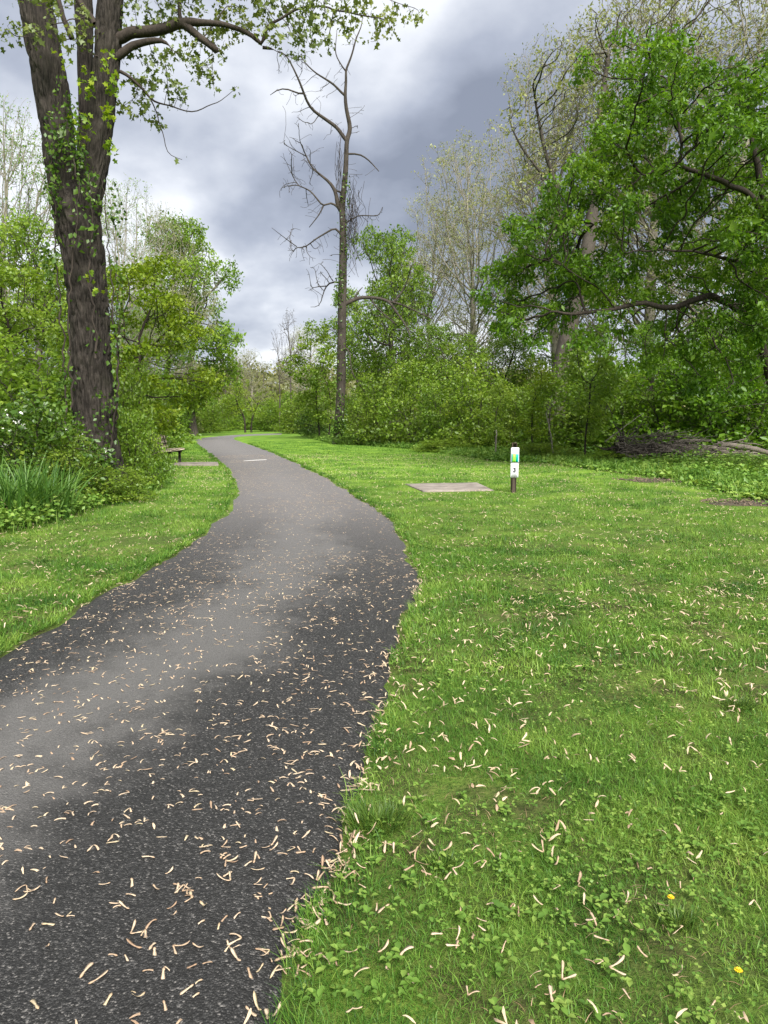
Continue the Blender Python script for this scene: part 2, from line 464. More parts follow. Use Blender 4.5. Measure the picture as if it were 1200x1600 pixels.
def path_mat():
    m, nt = mat_new('asphalt')
    g = N(nt, 'ShaderNodeNewGeometry').outputs['Position']
    along = N(nt, 'ShaderNodeAttribute', attribute_name='rnd').outputs['Fac']      # 0..1 across the path
    vor = N(nt, 'ShaderNodeTexVoronoi', {'Vector': g, 'Scale': 150.0}, feature='F1')
    vd = N(nt, 'ShaderNodeTexVoronoi', {'Vector': g, 'Scale': 150.0}, feature='DISTANCE_TO_EDGE')
    big = N(nt, 'ShaderNodeTexNoise', {'Vector': g, 'Scale': 0.7, 'Detail': 5.0, 'Roughness': 0.6}).outputs['Fac']
    fine = N(nt, 'ShaderNodeTexNoise', {'Vector': g, 'Scale': 260.0, 'Detail': 2.0}).outputs['Fac']
    stone = N(nt, 'ShaderNodeSeparateColor', {0: vor.outputs['Color']}).outputs[0]
    base = ramp(nt, stone, [(0.0, (0.011, 0.011, 0.011)), (0.55, (0.022, 0.022, 0.022)), (0.9, (0.042, 0.042, 0.042)), (1.0, (0.13, 0.125, 0.12))])
    # worn, dusty grey wheel track wandering along the middle
    mott = N(nt, 'ShaderNodeTexNoise', {'Vector': g, 'Scale': 5.5, 'Detail': 6.0, 'Roughness': 0.7}).outputs['Fac']
    al2 = N(nt, 'ShaderNodeMath', {0: mott, 1: 0.30, 2: along}, operation='MULTIPLY_ADD').outputs[0]
    w0 = N(nt, 'ShaderNodeMath', {0: big, 1: 0.55, 2: al2}, operation='MULTIPLY_ADD').outputs[0]
    sy = N(nt, 'ShaderNodeSeparateXYZ', {0: g}).outputs['Y']
    cen = N(nt, 'ShaderNodeMapRange', {'Value': sy, 'From Min': 1.6, 'From Max': 4.6, 'To Min': 0.60, 'To Max': 0.92}).outputs[0]
    w1 = N(nt, 'ShaderNodeMath', {0: w0, 1: cen}, operation='SUBTRACT').outputs[0]
    w2 = N(nt, 'ShaderNodeMath', {0: w1}, operation='ABSOLUTE').outputs[0]
    dust = N(nt, 'ShaderNodeMapRange', {'Value': w2, 'From Min': 0.02, 'From Max': 0.32, 'To Min': 0.95, 'To Max': 0.0}, interpolation_type='SMOOTHSTEP').outputs[0]
    fd = N(nt, 'ShaderNodeMath', {0: dust, 1: fine}, operation='MULTIPLY').outputs[0]
    fd = N(nt, 'ShaderNodeMath', {0: fd, 1: 1.5}, operation='MULTIPLY', use_clamp=True).outputs[0]
    c = N(nt, 'ShaderNodeMix', {0: fd, 6: base, 7: (0.125, 0.122, 0.119, 1)}, data_type='RGBA').outputs[2]
    # paler and slightly mauve further along: grazing sky sheen painted into the colour
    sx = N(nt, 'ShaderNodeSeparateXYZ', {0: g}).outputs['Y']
    far_sheen = N(nt, 'ShaderNodeMapRange', {'Value': sx, 'From Min': 4.5, 'From Max': 15.0, 'To Max': 0.85}, interpolation_type='SMOOTHSTEP').outputs[0]
    sheen_col = ramp(nt, stone, [(0.0, (0.100, 0.095, 0.096)), (1.0, (0.205, 0.195, 0.196))])
    c = N(nt, 'ShaderNodeMix', {0: far_sheen, 6: c, 7: sheen_col}, data_type='RGBA').outputs[2]
    h0 = N(nt, 'ShaderNodeMapRange', {'Value': vor.outputs['Distance'], 'From Min': 0.15, 'From Max': 0.75, 'To Min': 1.0, 'To Max': 0.0}).outputs[0]
    st2 = N(nt, 'ShaderNodeMath', {0: stone, 1: 0.7, 2: 0.3}, operation='MULTIPLY_ADD').outputs[0]
    h1 = N(nt, 'ShaderNodeMath', {0: h0, 1: st2}, operation='MULTIPLY').outputs[0]
    b = N(nt, 'ShaderNodeBump', {'Height': h1, 'Strength': 1.0, 'Distance': 0.005})
    p = N(nt, 'ShaderNodeBsdfPrincipled', {'Base Color': c, 'Roughness': 0.62, 'Normal': b.outputs[0]})
    p.inputs['Specular IOR Level'].default_value = 0.22
    N(nt, 'ShaderNodeOutputMaterial', {'Surface': p.outputs[0]})
    return m

def path_mesh():
    mb = MB()
    def at(E, n):
        s = np.r_[0, np.cumsum(np.linalg.norm(np.diff(E, axis=0), axis=1))]
        u = np.linspace(0, s[-1], n)
        return np.c_[np.interp(u, s, E[:, 0]), np.interp(u, s, E[:, 1])]
    n, m = 900, 14
    A, B = at(L_ED, n), at(R_ED, n)
    u = np.linspace(0, 1, m)
    X = A[:, None] + (B - A)[:, None] * u[None, :, None]
    z = 0.014 + 0.010 * np.sin(u * PI)[None] + (vnoise(X[..., 0] * 1.3, X[..., 1] * 1.3) - 0.5) * 0.008
    z[:, 0] = z[:, -1] = -0.03
    v = np.concatenate([X, z[..., None]], -1).reshape(-1, 3)
    i = np.arange(n - 1)[:, None] * m; j = np.arange(m - 1)[None]
    q = np.stack([i + j, i + j + 1, i + m + j + 1, i + m + j], -1).reshape(-1, 4)
    mb.add(v, quads=q, rnd=np.tile(u, n))
    return mb.mesh('path', smooth=True)
PATH_ME = path_mesh()
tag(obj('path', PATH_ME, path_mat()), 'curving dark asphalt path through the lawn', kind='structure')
PATH_Z = 0.024
from mathutils.bvhtree import BVHTree
PATH_BVH = BVHTree.FromPolygons([v.co[:] for v in PATH_ME.vertices], [p.vertices[:] for p in PATH_ME.polygons])
def path_z(x, y):
    h = PATH_BVH.ray_cast(Vector((x, y, 1.0)), Vector((0, 0, -1)))
    return max(h[0].z, 0.0) if h[0] is not None else 0.0

def sheet(name, poly, z0, z1, mat, label, cat=None, kind=None, ragged=0.0, dome=0.0):
    """a slab with chamfered rim, its top a little uneven"""
    P = spline(np.c_[np.vstack([poly, poly[:1]]), np.zeros(len(poly) + 1)], 0.15)[:-1, :2] if ragged > 0.05 else None
    if P is None:
        P = []
        for a, b in zip(poly, np.roll(poly, -1, axis=0)):
            k = max(2, int(np.linalg.norm(b - a) / 0.12))
            P += [a + (b - a) * t for t in np.arange(k) / k]
        P = np.array(P)
    c = P.mean(0)
    jit = 1 + (vnoise(np.arange(len(P)) * 0.6, 5.5) - 0.5) * ragged
    P = c + (P - c) * jit[:, None]
    n = len(P)
    rings = [(1.0, z0), (1.0, z1 - 0.008), (0.992, z1), (0.75, z1 + dome * 0.5), (0.4, z1 + dome), (0.02, z1 + dome)]
    v = []
    for f, z in rings:
        Q = c + (P - c) * f
        zz_ = z + ((vnoise(Q[:, 0] * 3, Q[:, 1] * 3) - 0.5) * 0.012 if f < 1 else 0)
        v.append(np.c_[Q, np.broadcast_to(zz_, (n,))])
    mb = MB()
    i = np.arange(len(rings) - 1)[:, None] * n; j = np.arange(n)[None]; k = (j + 1) % n
    q = np.stack([i + j, i + k, i + n + k, i + n + j], -1).reshape(-1, 4)
    mb.add(np.vstack(v), quads=q, tris=[((len(rings) - 1) * n + a, (len(rings) - 1) * n + (a + 1) % n, (len(rings) - 1) * n) for a in range(1, n - 1)])
    return tag(obj(name, mb.mesh(name), mat), label, cat, kind=kind)
def ccw(p):
    a = np.sum(p[:, 0] * np.roll(p[:, 1], -1) - p[:, 1] * np.roll(p[:, 0], -1))
    return p if a > 0 else p[::-1]
M['concrete'] = plain_mat('pale_concrete', (0.13, 0.112, 0.098), (0.25, 0.222, 0.20), 3.5, 0.9, 0.4)
M['soil'] = plain_mat('dark_soil', (0.030, 0.025, 0.018), (0.080, 0.064, 0.045), 9, 1.0, 0.9)
sheet('tee_pad', ccw(PAD), -0.02, 0.022, M['concrete'], 'pale concrete pad set in the lawn beside the number 3 post', 'concrete pad')
sheet('bench_slab', ccw(SLAB), -0.02, 0.045, M['concrete'], 'narrow grey concrete slab between the bench and the path', 'concrete slab')
p0, p1 = G(380, 721.6), G(415, 719.6)
patch = np.array([p0[:2], p1[:2], p1[:2] + (0.02, 0.16), p0[:2] + (0.02, 0.16)])
sheet('path_patch', ccw(patch), 0.0, 0.034, plain_mat('pale_patch', (0.42, 0.42, 0.42), (0.52, 0.52, 0.50), 20, 0.8), 'thin pale strip set across the asphalt', kind='structure')
SOILS = [(G(1018, 751)[:2], 0.75, 0.5), (G(1195, 786)[:2], 0.95, 0.40)]
for c_, rx, ry in SOILS:
    th = np.linspace(0, 2 * PI, 14)[:-1]
    sheet('bare_soil', ccw(c_ + np.c_[np.cos(th) * rx, np.sin(th) * ry]), -0.05, 0.012, M['soil'], 'patch of bare dark soil at the lawn edge', kind='structure', ragged=1.1, dome=0.012)

# ------------------------------------------------------------------ growing things
def ball(n, c, r, r_in=0.0):
    d = nrm(rng.normal(size=(n, 3)))
    u = (r_in ** 3 + (1 - r_in ** 3) * rng.random(n)) ** (1 / 3)
    return np.asarray(c, float) + d * u[:, None] * np.asarray(r, float)

def colonize(pos, par, att, step, kill, infl=1e9, iters=160, up=0.0, wob=0.25, maxn=9000):
    """space colonisation: grow the skeleton POS/PAR into the cloud ATT"""
    pos = [np.asarray(p, float) for p in pos]; par = list(par)
    P = np.array(pos)
    att = np.asarray(att, float)
    d = np.linalg.norm(att[:, None] - P[None], axis=2)
    near = d.argmin(1); dist = d.min(1)
    kids = np.zeros(maxn + 5000, int)
    for it in range(iters):
        act = dist < infl
        if not act.any() or len(pos) > maxn: break
        ids = near[act]
        v = nrm(att[act] - P[ids])
        acc = np.zeros((len(P), 3)); np.add.at(acc, ids, v)
        grow = np.unique(ids)
        grow = grow[kids[grow] < 3]
        if len(grow) == 0: break
        g = nrm(acc[grow])
        g = nrm(g + rng.normal(size=g.shape) * wob + np.array((0, 0, up)))
        new = P[grow] + g * step
        kids[grow] += 1
        base = len(P)
        P = np.vstack([P, new]); par += list(grow)
        pos.extend(new)
        dn = np.linalg.norm(att[:, None] - new[None], axis=2)
        j = dn.argmin(1); m_ = dn[np.arange(len(att)), j]
        b = m_ < dist
        dist[b] = m_[b]; near[b] = base + j[b]
        keep = dist > kill
        # an attractor whose nearest node is used up moves to nothing: drop it
        keep &= kids[near] < 3
        att, near, dist = att[keep], near[keep], dist[keep]
        if len(att) == 0: break
    return P, np.array(par, int)

def radii(par, r_tip, r_base, fixed=None):
    n = len(par)
    kids = np.bincount(par[par >= 0], minlength=n)
    tips = max(2, (kids == 0).sum())
    e_ = np.clip(math.log(tips) / max(0.2, math.log(r_base / r_tip)), 1.5, 3.2)
    acc = np.zeros(n); r = np.zeros(n)
    for i in range(n - 1, -1, -1):
        r[i] = max(acc[i], r_tip ** e_) ** (1 / e_)
        if par[i] >= 0: acc[par[i]] += r[i] ** e_
    if fixed is not None:
        for i, q in fixed.items(): r[i] = max(r[i], q) if q > 0 else -q
    return r, kids

def skeleton_mesh(mb, P, par, r, r_min=0.0, thick_sides=9):
    n = len(P)
    ch = [[] for _ in range(n)]
    for i, p in enumerate(par):
        if p >= 0: ch[p].append(i)
    stack = [(i, -1) for i in range(n) if par[i] < 0]
    while stack:
        s, pre = stack.pop()
        chain = [pre, s] if pre >= 0 else [s]
        c = s
        while ch[c]:
            k = sorted(ch[c], key=lambda q: -r[q])
            for o_ in k[1:]: stack.append((o_, c))
            c = k[0]; chain.append(c)
        if len(chain) < 2: continue
        R = r[chain].copy()
        if pre >= 0: R[0] = min(R[0], R[1] * 1.25)
        if R.max() < r_min: continue
        big = R.max()
        sides = thick_sides if big > 0.12 else 6 if big > 0.05 else 4 if big > 0.018 else 3
        Q = P[chain]
        if len(Q) > 3: Q = Q.copy(); Q[1:-1] = 0.25 * Q[:-2] + 0.5 * Q[1:-1] + 0.25 * Q[2:]
        tube(mb, Q, R, sides)

def kites(mb, C, D, L, Wd, up=0.6, clump=None, lobes=False, fold=0.25):
    """leaf blades: C base, D direction, L length, Wd half width; two triangles each, or a lobed leaf of seven"""
    n = len(C)
    D = nrm(D); L = np.broadcast_to(L, (n,))[:, None]; Wd = np.broadcast_to(Wd, (n,))[:, None]
    nv = nrm(rng.normal(size=(n, 3)) + np.array((0, 0, up)))
    Sd = nrm(np.cross(D, nv)); Nn = np.cross(Sd, D)
    rnd = rng.random(n) * (0.55 if clump is not None else 1.0)
    if clump is not None: rnd = rnd + 0.45 * clump
    if not lobes:
        a = C; m1 = C + D * L * 0.45 + Sd * Wd + Nn * Wd * fold; m2 = C + D * L * 0.45 - Sd * Wd + Nn * Wd * fold
        t = C + D * L - Nn * L * 0.10
        v = np.stack([a, m1, t, m2], 1).reshape(-1, 3)
        i = np.arange(n)[:, None] * 4
        mb.add(v, tris=np.concatenate([i + [0, 1, 2], i + [0, 2, 3]]), rnd=np.repeat(rnd, 4))
    else:
        prof = [(0, 0), (0.10, 0.62), (0.42, 0.35), (0.58, 0.95), (0.72, 0.30), (1.0, 0.0), (0.72, -0.30), (0.58, -0.95), (0.42, -0.35), (0.10, -0.62)]
        v = np.stack([C + D * L * y + Sd * Wd * x + Nn * Wd * abs(x) * fold - Nn * L * 0.12 * y * y for y, x in prof], 1).reshape(-1, 3)
        i = np.arange(n)[:, None] * 10
        f = [(0, 1, 2), (2, 3, 4), (4, 5, 6), (6, 7, 8), (8, 9, 0), (0, 2, 8), (2, 4, 6), (2, 6, 8)]
        mb.add(v, tris=np.concatenate([i + list(k) for k in f]), rnd=np.repeat(rnd, 10))

def foliage(mb, A, T, per, spread, L, aspect=0.28, droop=0.25, var=0.3, up=0.6, lobes=False, cl=0.7):
    """PER leaves round each anchor A with twig direction T"""
    n = len(A)
    if n == 0: return
    cr_ = vnoise(A[:, 0] * cl + 31, A[:, 1] * cl + 7, A[:, 2] * cl)
    cr_ = np.clip((cr_ - 0.5) * 1.8 + 0.5, 0, 1)
    k = rng.poisson(per, n)
    idx = np.repeat(np.arange(n), k)
    m = len(idx)
    C = A[idx] + rng.normal(size=(m, 3)) * spread * np.array((0.6, 0.6, 0.5))
    D = nrm(T[idx]) * 0.5 + rng.normal(size=(m, 3)) * 0.75 - np.array((0, 0, droop))
    Ls = L * np.exp(rng.normal(size=m) * var)
    kites(mb, C, D, Ls, Ls * aspect, up=up, clump=cr_[idx], lobes=lobes)

def twig_anchors(P, par, r, r_max):
    s = np.where((r <= r_max) & (par >= 0))[0]
    return P[s], P[s] - P[par[s]]

def lines_to_nodes(lines, step):
    """authored limbs -> nodes; each line is an array of (x, y, z, radius), the first the trunk; others hang on the nearest earlier node"""
    pos, par, fx = [], [], {}
    for li, l in enumerate(lines):
        q = spline(np.asarray(l, float), step)
        if li == 0: prev = -1; k0 = 0
        else:
            d = np.linalg.norm(np.array(pos) - q[0, :3], axis=1); prev = int(d.argmin()); k0 = 1
        for k in range(k0, len(q)):
            pos.append(q[k, :3]); par.append(prev); prev = len(pos) - 1
            fx[prev] = -max(q[k, 3], 0.004)
    return pos, par, fx

def tree_proto(H, r_base, clear, blobs, n_att, step, kill, leaf, r_tip=0.006, up=0.05, wob=0.22, lean=(0, 0), bark='bark_mid', trunks=1, tw=1.8, thick=9, tilt=None, trunk_top=0.55):
    """a whole tree round the origin: returns (wood mesh, crown mesh); BLOBS are (cx, cy, cz, rx, ry, rz, weight) in tree heights"""
    pos, par, fx = [], [], {}
    for k in range(trunks):
        a = rng.random() * 2 * PI
        off = np.array((math.cos(a), math.sin(a), 0)) * (r_base * 1.6 if trunks > 1 else 0)
        out = np.array((math.cos(a), math.sin(a), 0)) * (0.12 * H if trunks > 1 else 0)
        zt = H * (clear + (trunk_top - clear) * (1 if trunks == 1 else 0.4 + 0.5 * rng.random()))
        n = max(4, int(zt / step)); prev = -1
        ph = rng.random(4) * 6
        for i in range(n + 1):
            u = i / n
            p = off * (1 - u) + out * u ** 1.5 + np.array((lean[0] * u * u + 0.012 * H * math.sin(u * 5 + ph[0]), lean[1] * u * u + 0.012 * H * math.sin(u * 4 + ph[1]), zt * u - (0.15 if i == 0 else 0)))
            pos.append(p); par.append(prev); prev = len(pos) - 1
    tot = sum(b[6] for b in blobs)
    att = np.vstack([ball(max(3, int(n_att * b[6] / tot)), np.array(b[:3]) * H, np.array(b[3:6]) * H, 0.25) for b in blobs])
    P, pr = colonize(pos, par, att, step, kill, up=up, wob=wob)
    r, kids = radii(pr, r_tip, r_base / trunks ** 0.4)
    # butt flare
    r = r * (1 + 0.5 * np.exp(-np.maximum(P[:, 2], 0) / (0.03 * H)) * (r > r_base * 0.4))
    wood = MB(); skeleton_mesh(wood, P, pr, r, thick_sides=thick)
    crown = MB()
    if leaf is not None:
        A, T = twig_anchors(P, pr, r, r_tip * tw)
        foliage(crown, A, T, **leaf)
    return wood, crown

PROTO = {}
def proto(key, H, mat_leaf, bark, *a, **kw):
    wood, crown = tree_proto(H, *a, bark=bark, **kw)
    PROTO[key] = (H, wood.mesh(key + '_wood', smooth=True), crown.mesh(key + '_crown') if crown.n else None, mat_leaf, bark)
    if key not in ('x',):
        for me, m_ in ((PROTO[key][1], bark), (PROTO[key][2], mat_leaf)):
            if me is not None: me.materials.append(M[m_])

def put_tree(key, px, D, top_py, label, cat='tree', group=None, name='tree', wide=1.0, rz=None, leafmat=None, sink=0.0):
    H, wood, crown, lm, bm = PROTO[key]
    h = top_h(top_py, D)
    s = h / H
    o = empty(name, (GX(px, D), D, -sink), rng.random() * 6.28 if rz is None else rz, (s * wide, s * wide, s))
    tag(o, label, cat, group)
    obj('trunk' if cat == 'tree' else 'stems', wood, None, o)
    if crown is not None:
        c = obj('crown', crown, None, o)
        if leafmat and leafmat != lm:
            c.material_slots[0].link = 'OBJECT'; c.material_slots[0].material = M[leafmat]
    return o

def shrub_proto(key, H, mat_leaf, bark, stems, n_att, leaf, rx=0.5, step=0.15, kill=0.18, r_base=0.035, r_tip=0.005, low=0.01, tw=1.9):
    pos, par = [], []
    for k in range(stems):
        a = k * 2.4 + rng.random(); b = np.array((math.cos(a), math.sin(a), 0))
        prev = -1
        hh = H * (0.3 + 0.25 * rng.random())
        n = max(3, int(hh / step))
        for i in range(n + 1):
            u = i / n
            pos.append(b * (0.06 * H + (0.10 + 0.22 * rng.random()) * H * rx * u * u) + np.array((0, 0, hh * u - 0.05)) + rng.normal(size=3) * 0.02); par.append(prev); prev = len(pos) - 1
    att = []
    for k in range(15):
        a = rng.random() * 6.28; q = rng.random() ** 0.6
        zc = (low + 0.12) + (0.78 - low) * rng.random(); w_ = 1.15 - 0.75 * zc
        lr = rng.uniform(0.16, 0.34)
        att.append(ball(n_att // 18, (math.cos(a) * q * rx * H * w_, math.sin(a) * q * rx * H * w_, zc * H), (rx * H * lr, rx * H * lr, rng.uniform(0.10, 0.24) * H)))
    att.append(ball(n_att // 9, (0, 0, 0.5 * H), (rx * H * 0.75, rx * H * 0.75, 0.42 * H), 0.4))
    att.append(ball(n_att // 5, (0, 0, 0.16 * H), (rx * H * 0.95, rx * H * 0.95, 0.16 * H), 0.5))
    att = np.vstack(att); att = att[att[:, 2] > low * H]
    P, pr = colonize(pos, par, att, step, kill, wob=0.3, up=0.04)
    r, kids = radii(pr, r_tip, r_base)
    wood = MB(); skeleton_mesh(wood, P, pr, r)
    crown = MB()
    A, T = twig_anchors(P, pr, r, r_tip * tw)
    foliage(crown, A, T, **leaf)
    PROTO[key] = (H, wood.mesh(key + '_wood', smooth=True), crown.mesh(key + '_crown'), mat_leaf, bark)
    PROTO[key][1].materials.append(M[bark]); PROTO[key][2].materials.append(M[mat_leaf])

def put_shrub(key, px, D, top_py, label, half_px=None, group=None, name='shrub', leafmat=None, rz=None, H=None):
    Hh, wood, crown, lm, bm = PROTO[key]
    h = top_h(top_py, D) if H is None else H
    s = h / Hh
    w = s
    if half_px is not None:
        co = np.zeros(len(crown.vertices) * 3, np.float32); crown.vertices.foreach_get('co', co)
        ext = np.percentile(np.abs(co[::3]), 92)
        w = half_px * mpp(D) / ext
    o = empty(name, (GX(px, D), D, 0), rng.random() * 6.28 if rz is None else rz, (w, w, s))
    tag(o, label, 'shrub', group)
    obj('stems', wood, None, o)
    c = obj('crown', crown, None, o)
    if leafmat and leafmat != lm:
        c.material_slots[0].link = 'OBJECT'; c.material_slots[0].material = M[leafmat]
    return o

# ------------------------------------------------------------------ the big maple by the path
D1 = 14.6
def ridge_bark(amp, k=13.0, kz=2.4, seed=0.0):
    def f(th, P, R):
        z = P[:, 2][:, None]
        wv = vnoise(z * 0.8, seed + 3) * 2.2 + vnoise(z * 3.1, seed + 8) * 0.5
        a = (th[None] * k / (2 * PI)) + wv
        # plates: ridges broken along the trunk
        u = th[None] / (2 * PI)
        def per(s, q):      # periodic across the seam
            w_ = 0.5 - 0.5 * np.cos(2 * PI * np.clip((u - 0.9) / 0.1, 0, 1) * 0.5)
            return vnoise(u * s, z * q, seed) * (1 - w_) + vnoise((u - 1) * s + 0 * z, z * q, seed) * w_
        n_ = per(k * 2.6, kz) * 0.62 + per(k * 6, kz * 3.0) * 0.38
        lob = per(5.0, 0.35) - 0.5
        g = np.clip(np.abs(n_ - 0.5) * 3.2, 0, 1)
        return amp * (1.1 * g ** 0.7 - 0.6) + lob * R[:, None] * 0.16
    return f
def pxline(pts, D, scale=1.0):
    """(px, py, half width px[, depth offset]) -> (x, y, z, radius)"""
    out = []
    for p in pts:
        d = D + (p[3] if len(p) > 3 else 0)
        q = W(p[0], p[1], d)
        out.append((q[0], q[1], q[2], p[2] * mpp(d) * scale))
    return np.array(out)

def big_maple():
    root = empty('maple_tree', (GX(150, D1), D1, 0))
    tag(root, 'huge shaggy-barked maple with a forked trunk standing left of the path', 'tree')
    off = np.array(root.location)
    g0 = W(152, 772, D1)
    def part(name, line, sides, amp, step, seed, kz=2.4, k=13.0):
        q = spline(line, step)
        mb = MB()
        tube(mb, q[:, :3] - off, q[:, 3], sides, ridge=ridge_bark(amp, k, kz, seed))
        return obj(name, mb.mesh(name, smooth=True), M['bark'], root)
    trunk = np.vstack([[(off[0] + 0.03, D1, -0.25, 0.74)], [(off[0] + 0.02, D1, 0.25, 0.55)],
                       pxline([(151, 700, 33), (146, 620, 29), (141, 540, 28), (135, 450, 28), (127, 370, 29.5), (121, 330, 30.5), (118, 305, 26), (117, 285, 14)], D1)])
    part('trunk', trunk, 150, 0.075, 0.03, 0.0)
    left = pxline([(110, 380, 18), (102, 310, 20.5), (95, 250, 22.5), (87, 180, 23), (73, 100, 23.5), (59, 30, 23), (50, -30, 22), (38, -110, 20), (25, -200, 16)], D1)
    part('limb', left, 104, 0.055, 0.03, 20.0)
    right = pxline([(128, 380, 18), (138, 310, 19), (149, 250, 18.5), (159, 180, 17), (165, 110, 16.8), (170, 40, 17), (174, -20, 15), (181, -100, 12), (190, -180, 8)], D1)
    part('limb', right, 92, 0.046, 0.03, 40.0)
    back = pxline([(126, 310, 7, 0.35), (130, 240, 9, 0.5), (133, 170, 9.5, 0.6), (133, 90, 11, 0.7), (131, 20, 12.5, 0.75), (128, -60, 11, 0.8), (122, -150, 8, 0.9)], D1)
    part('limb', back, 70, 0.026, 0.04, 60.0)
    # authored branches on the right limb
    lines = [pxline([(182, 62, 9), (200, 52, 8), (225, 50, 7.6), (252, 46, 7.2), (284, 36, 6.6), (315, 35, 4.6), (345, 38, 3.8), (375, 45, 3.4), (402, 60, 3.2), (410, 73, 2.6), (424, 75, 2.2)], D1),
             pxline([(284, 37, 6.0), (300, 48, 5.6), (318, 62, 5.2), (340, 80, 4.8)], D1),
             pxline([(180, 92, 6.5), (200, 76, 5.6), (222, 66, 4.8), (244, 63, 4.0), (262, 66, 2.2)], D1),
             pxline([(282, 36, 3.0), (281, 10, 2.8), (284, -30, 2.0)], D1),
             pxline([(408, 72, 2.2), (414, 52, 2.4), (425, 38, 2.0), (450, 22, 1.7), (475, 10, 1.5), (505, 10, 1.3), (540, 18, 1.1), (575, 26, 0.9), (600, 32, 0.7)], D1),
             pxline([(500, 10, 1.0), (530, -12, 0.9), (570, -16, 0.8), (620, 4, 0.6), (655, 14, 0.5)], D1),
             pxline([(318, 60, 1.2), (335, 38, 1.0), (352, 8, 0.9)], D1),
             pxline([(190, 110, 2.6), (205, 122, 2.2), (225, 140, 1.8), (242, 160, 1.4), (272, 168, 1.0), (300, 174, 0.9), (330, 163, 0.7), (352, 152, 0.5), (370, 135, 0.3)], D1),
             pxline([(236, 152, 1.2), (246, 180, 0.9), (255, 215, 0.7), (260, 238, 0.6), (285, 250, 0.4)], D1),
             pxline([(330, 80, 0.5), (333, 115, 0.4), (334, 140, 0.3)], D1),
             pxline([(150, 40, 5.5), (125, 5, 5.0), (108, -30, 4.0)], D1),
             pxline([(112, 60, 4.2, 0.4), (100, 30, 3.8, 0.4), (88, -10, 3.4, 0.4)], D1),
             pxline([(196, -40, 3.5), (240, -30, 2.6), (300, -40, 2.0), (380, -30, 1.5), (450, -30, 1.0)], D1)]
    # twigs and sprays grow from those
    pos, par, fx = [], [], {}
    for li, l in enumerate(lines):
        q = spline(l, 0.09)
        if li in (0, 2, 7, 10, 11, 12): prev = -1; k0 = 0
        else:
            dd = np.linalg.norm(np.array(pos) - q[0, :3], axis=1); prev = int(dd.argmin()); k0 = 1
        for k in range(k0, len(q)):
            jit = rng.normal(size=3) * 0.012
            pos.append(q[k, :3] + jit); par.append(prev); prev = len(pos) - 1
            fx[prev] = -max(q[k, 3], 0.004)
    att = []
    for (x, y, r_, n_, dz) in [(215, 12, 30, 26, 0), (260, 10, 40, 40, 0.4), (320, 8, 45, 50, 0.3), (385, 12, 40, 50, 0.2), (440, 30, 45, 70, 0), (490, 20, 40, 60, -0.3), (545, 12, 34, 44, 0.1),
                               (600, 28, 28, 30, 0), (645, 18, 18, 18, 0), (470, 70, 32, 26, 0.2), (520, 60, 25, 14, 0.2), (225, 115, 34, 36, 0.3), (270, 105, 32, 36, -0.3), (305, 95, 28, 26, 0.2), (205, 165, 24, 22, 0.3),
                               (265, 145, 22, 16, 0), (240, 185, 20, 10, 0.1), (350, 60, 24, 16, 0.2), (285, 160, 16, 8, 0), (420, -20, 60, 60, 0), (280, -30, 60, 60, 0), (520, -30, 50, 40, 0), (585, 70, 14, 5, 0.4)]:
        att.append(ball(n_, W(x, y, D1 + dz), r_ * mpp(D1)))
    for (x, y, r_, n_, dz) in [(60, 30, 40, 26, -0.8), (20, 60, 30, 16, -0.5), (110, 40, 30, 26, -0.7)]:
        att.append(ball(n_, W(x, y, D1 + dz), r_ * mpp(D1)))
    P, pr = colonize(pos, par, np.vstack(att), 0.085, 0.12, infl=1.0, wob=0.35, up=-0.03)
    r, kids = radii(pr, 0.0035, 0.1)
    for i, q in fx.items(): r[i] = -q
    mb = MB(); skeleton_mesh(mb, P - off, pr, r, thick_sides=10)
    obj('branches', mb.mesh('branches', smooth=True), M['bark_dark'], root)
    A, T = twig_anchors(P, pr, r, 0.0055)
    new = A[:, 2] < 99
    cb_ = MB(); foliage(cb_, A[new] - off, T[new], per=3.0, spread=0.10, L=0.088, aspect=0.46, droop=0.6, lobes=True, var=0.3)
    obj('crown', cb_.mesh('maple_sprays'), M['maple'], root)
    # sprouts along trunk and limbs
    sp = MB()
    for (x, y, w_, n_) in [(170, 180, 10, 30), (128, 200, 16, 40), (135, 130, 14, 30), (178, 130, 10, 24), (165, 95, 12, 16), (100, 95, 14, 10), (175, 230, 10, 22), (150, 440, 14, 14)]:
        C = ball(n_, W(x, y, D1 - 0.55), np.array((w_, w_, w_ * 1.6)) * mpp(D1))
        kites(sp, C - off, rng.normal(size=C.shape) - (0, 0, 0.3), 0.11, 0.055, lobes=True)
    obj('sprouts', sp.mesh('sprouts'), M['lime'], root)['kind'] = 'stuff'
    return root
big_maple()

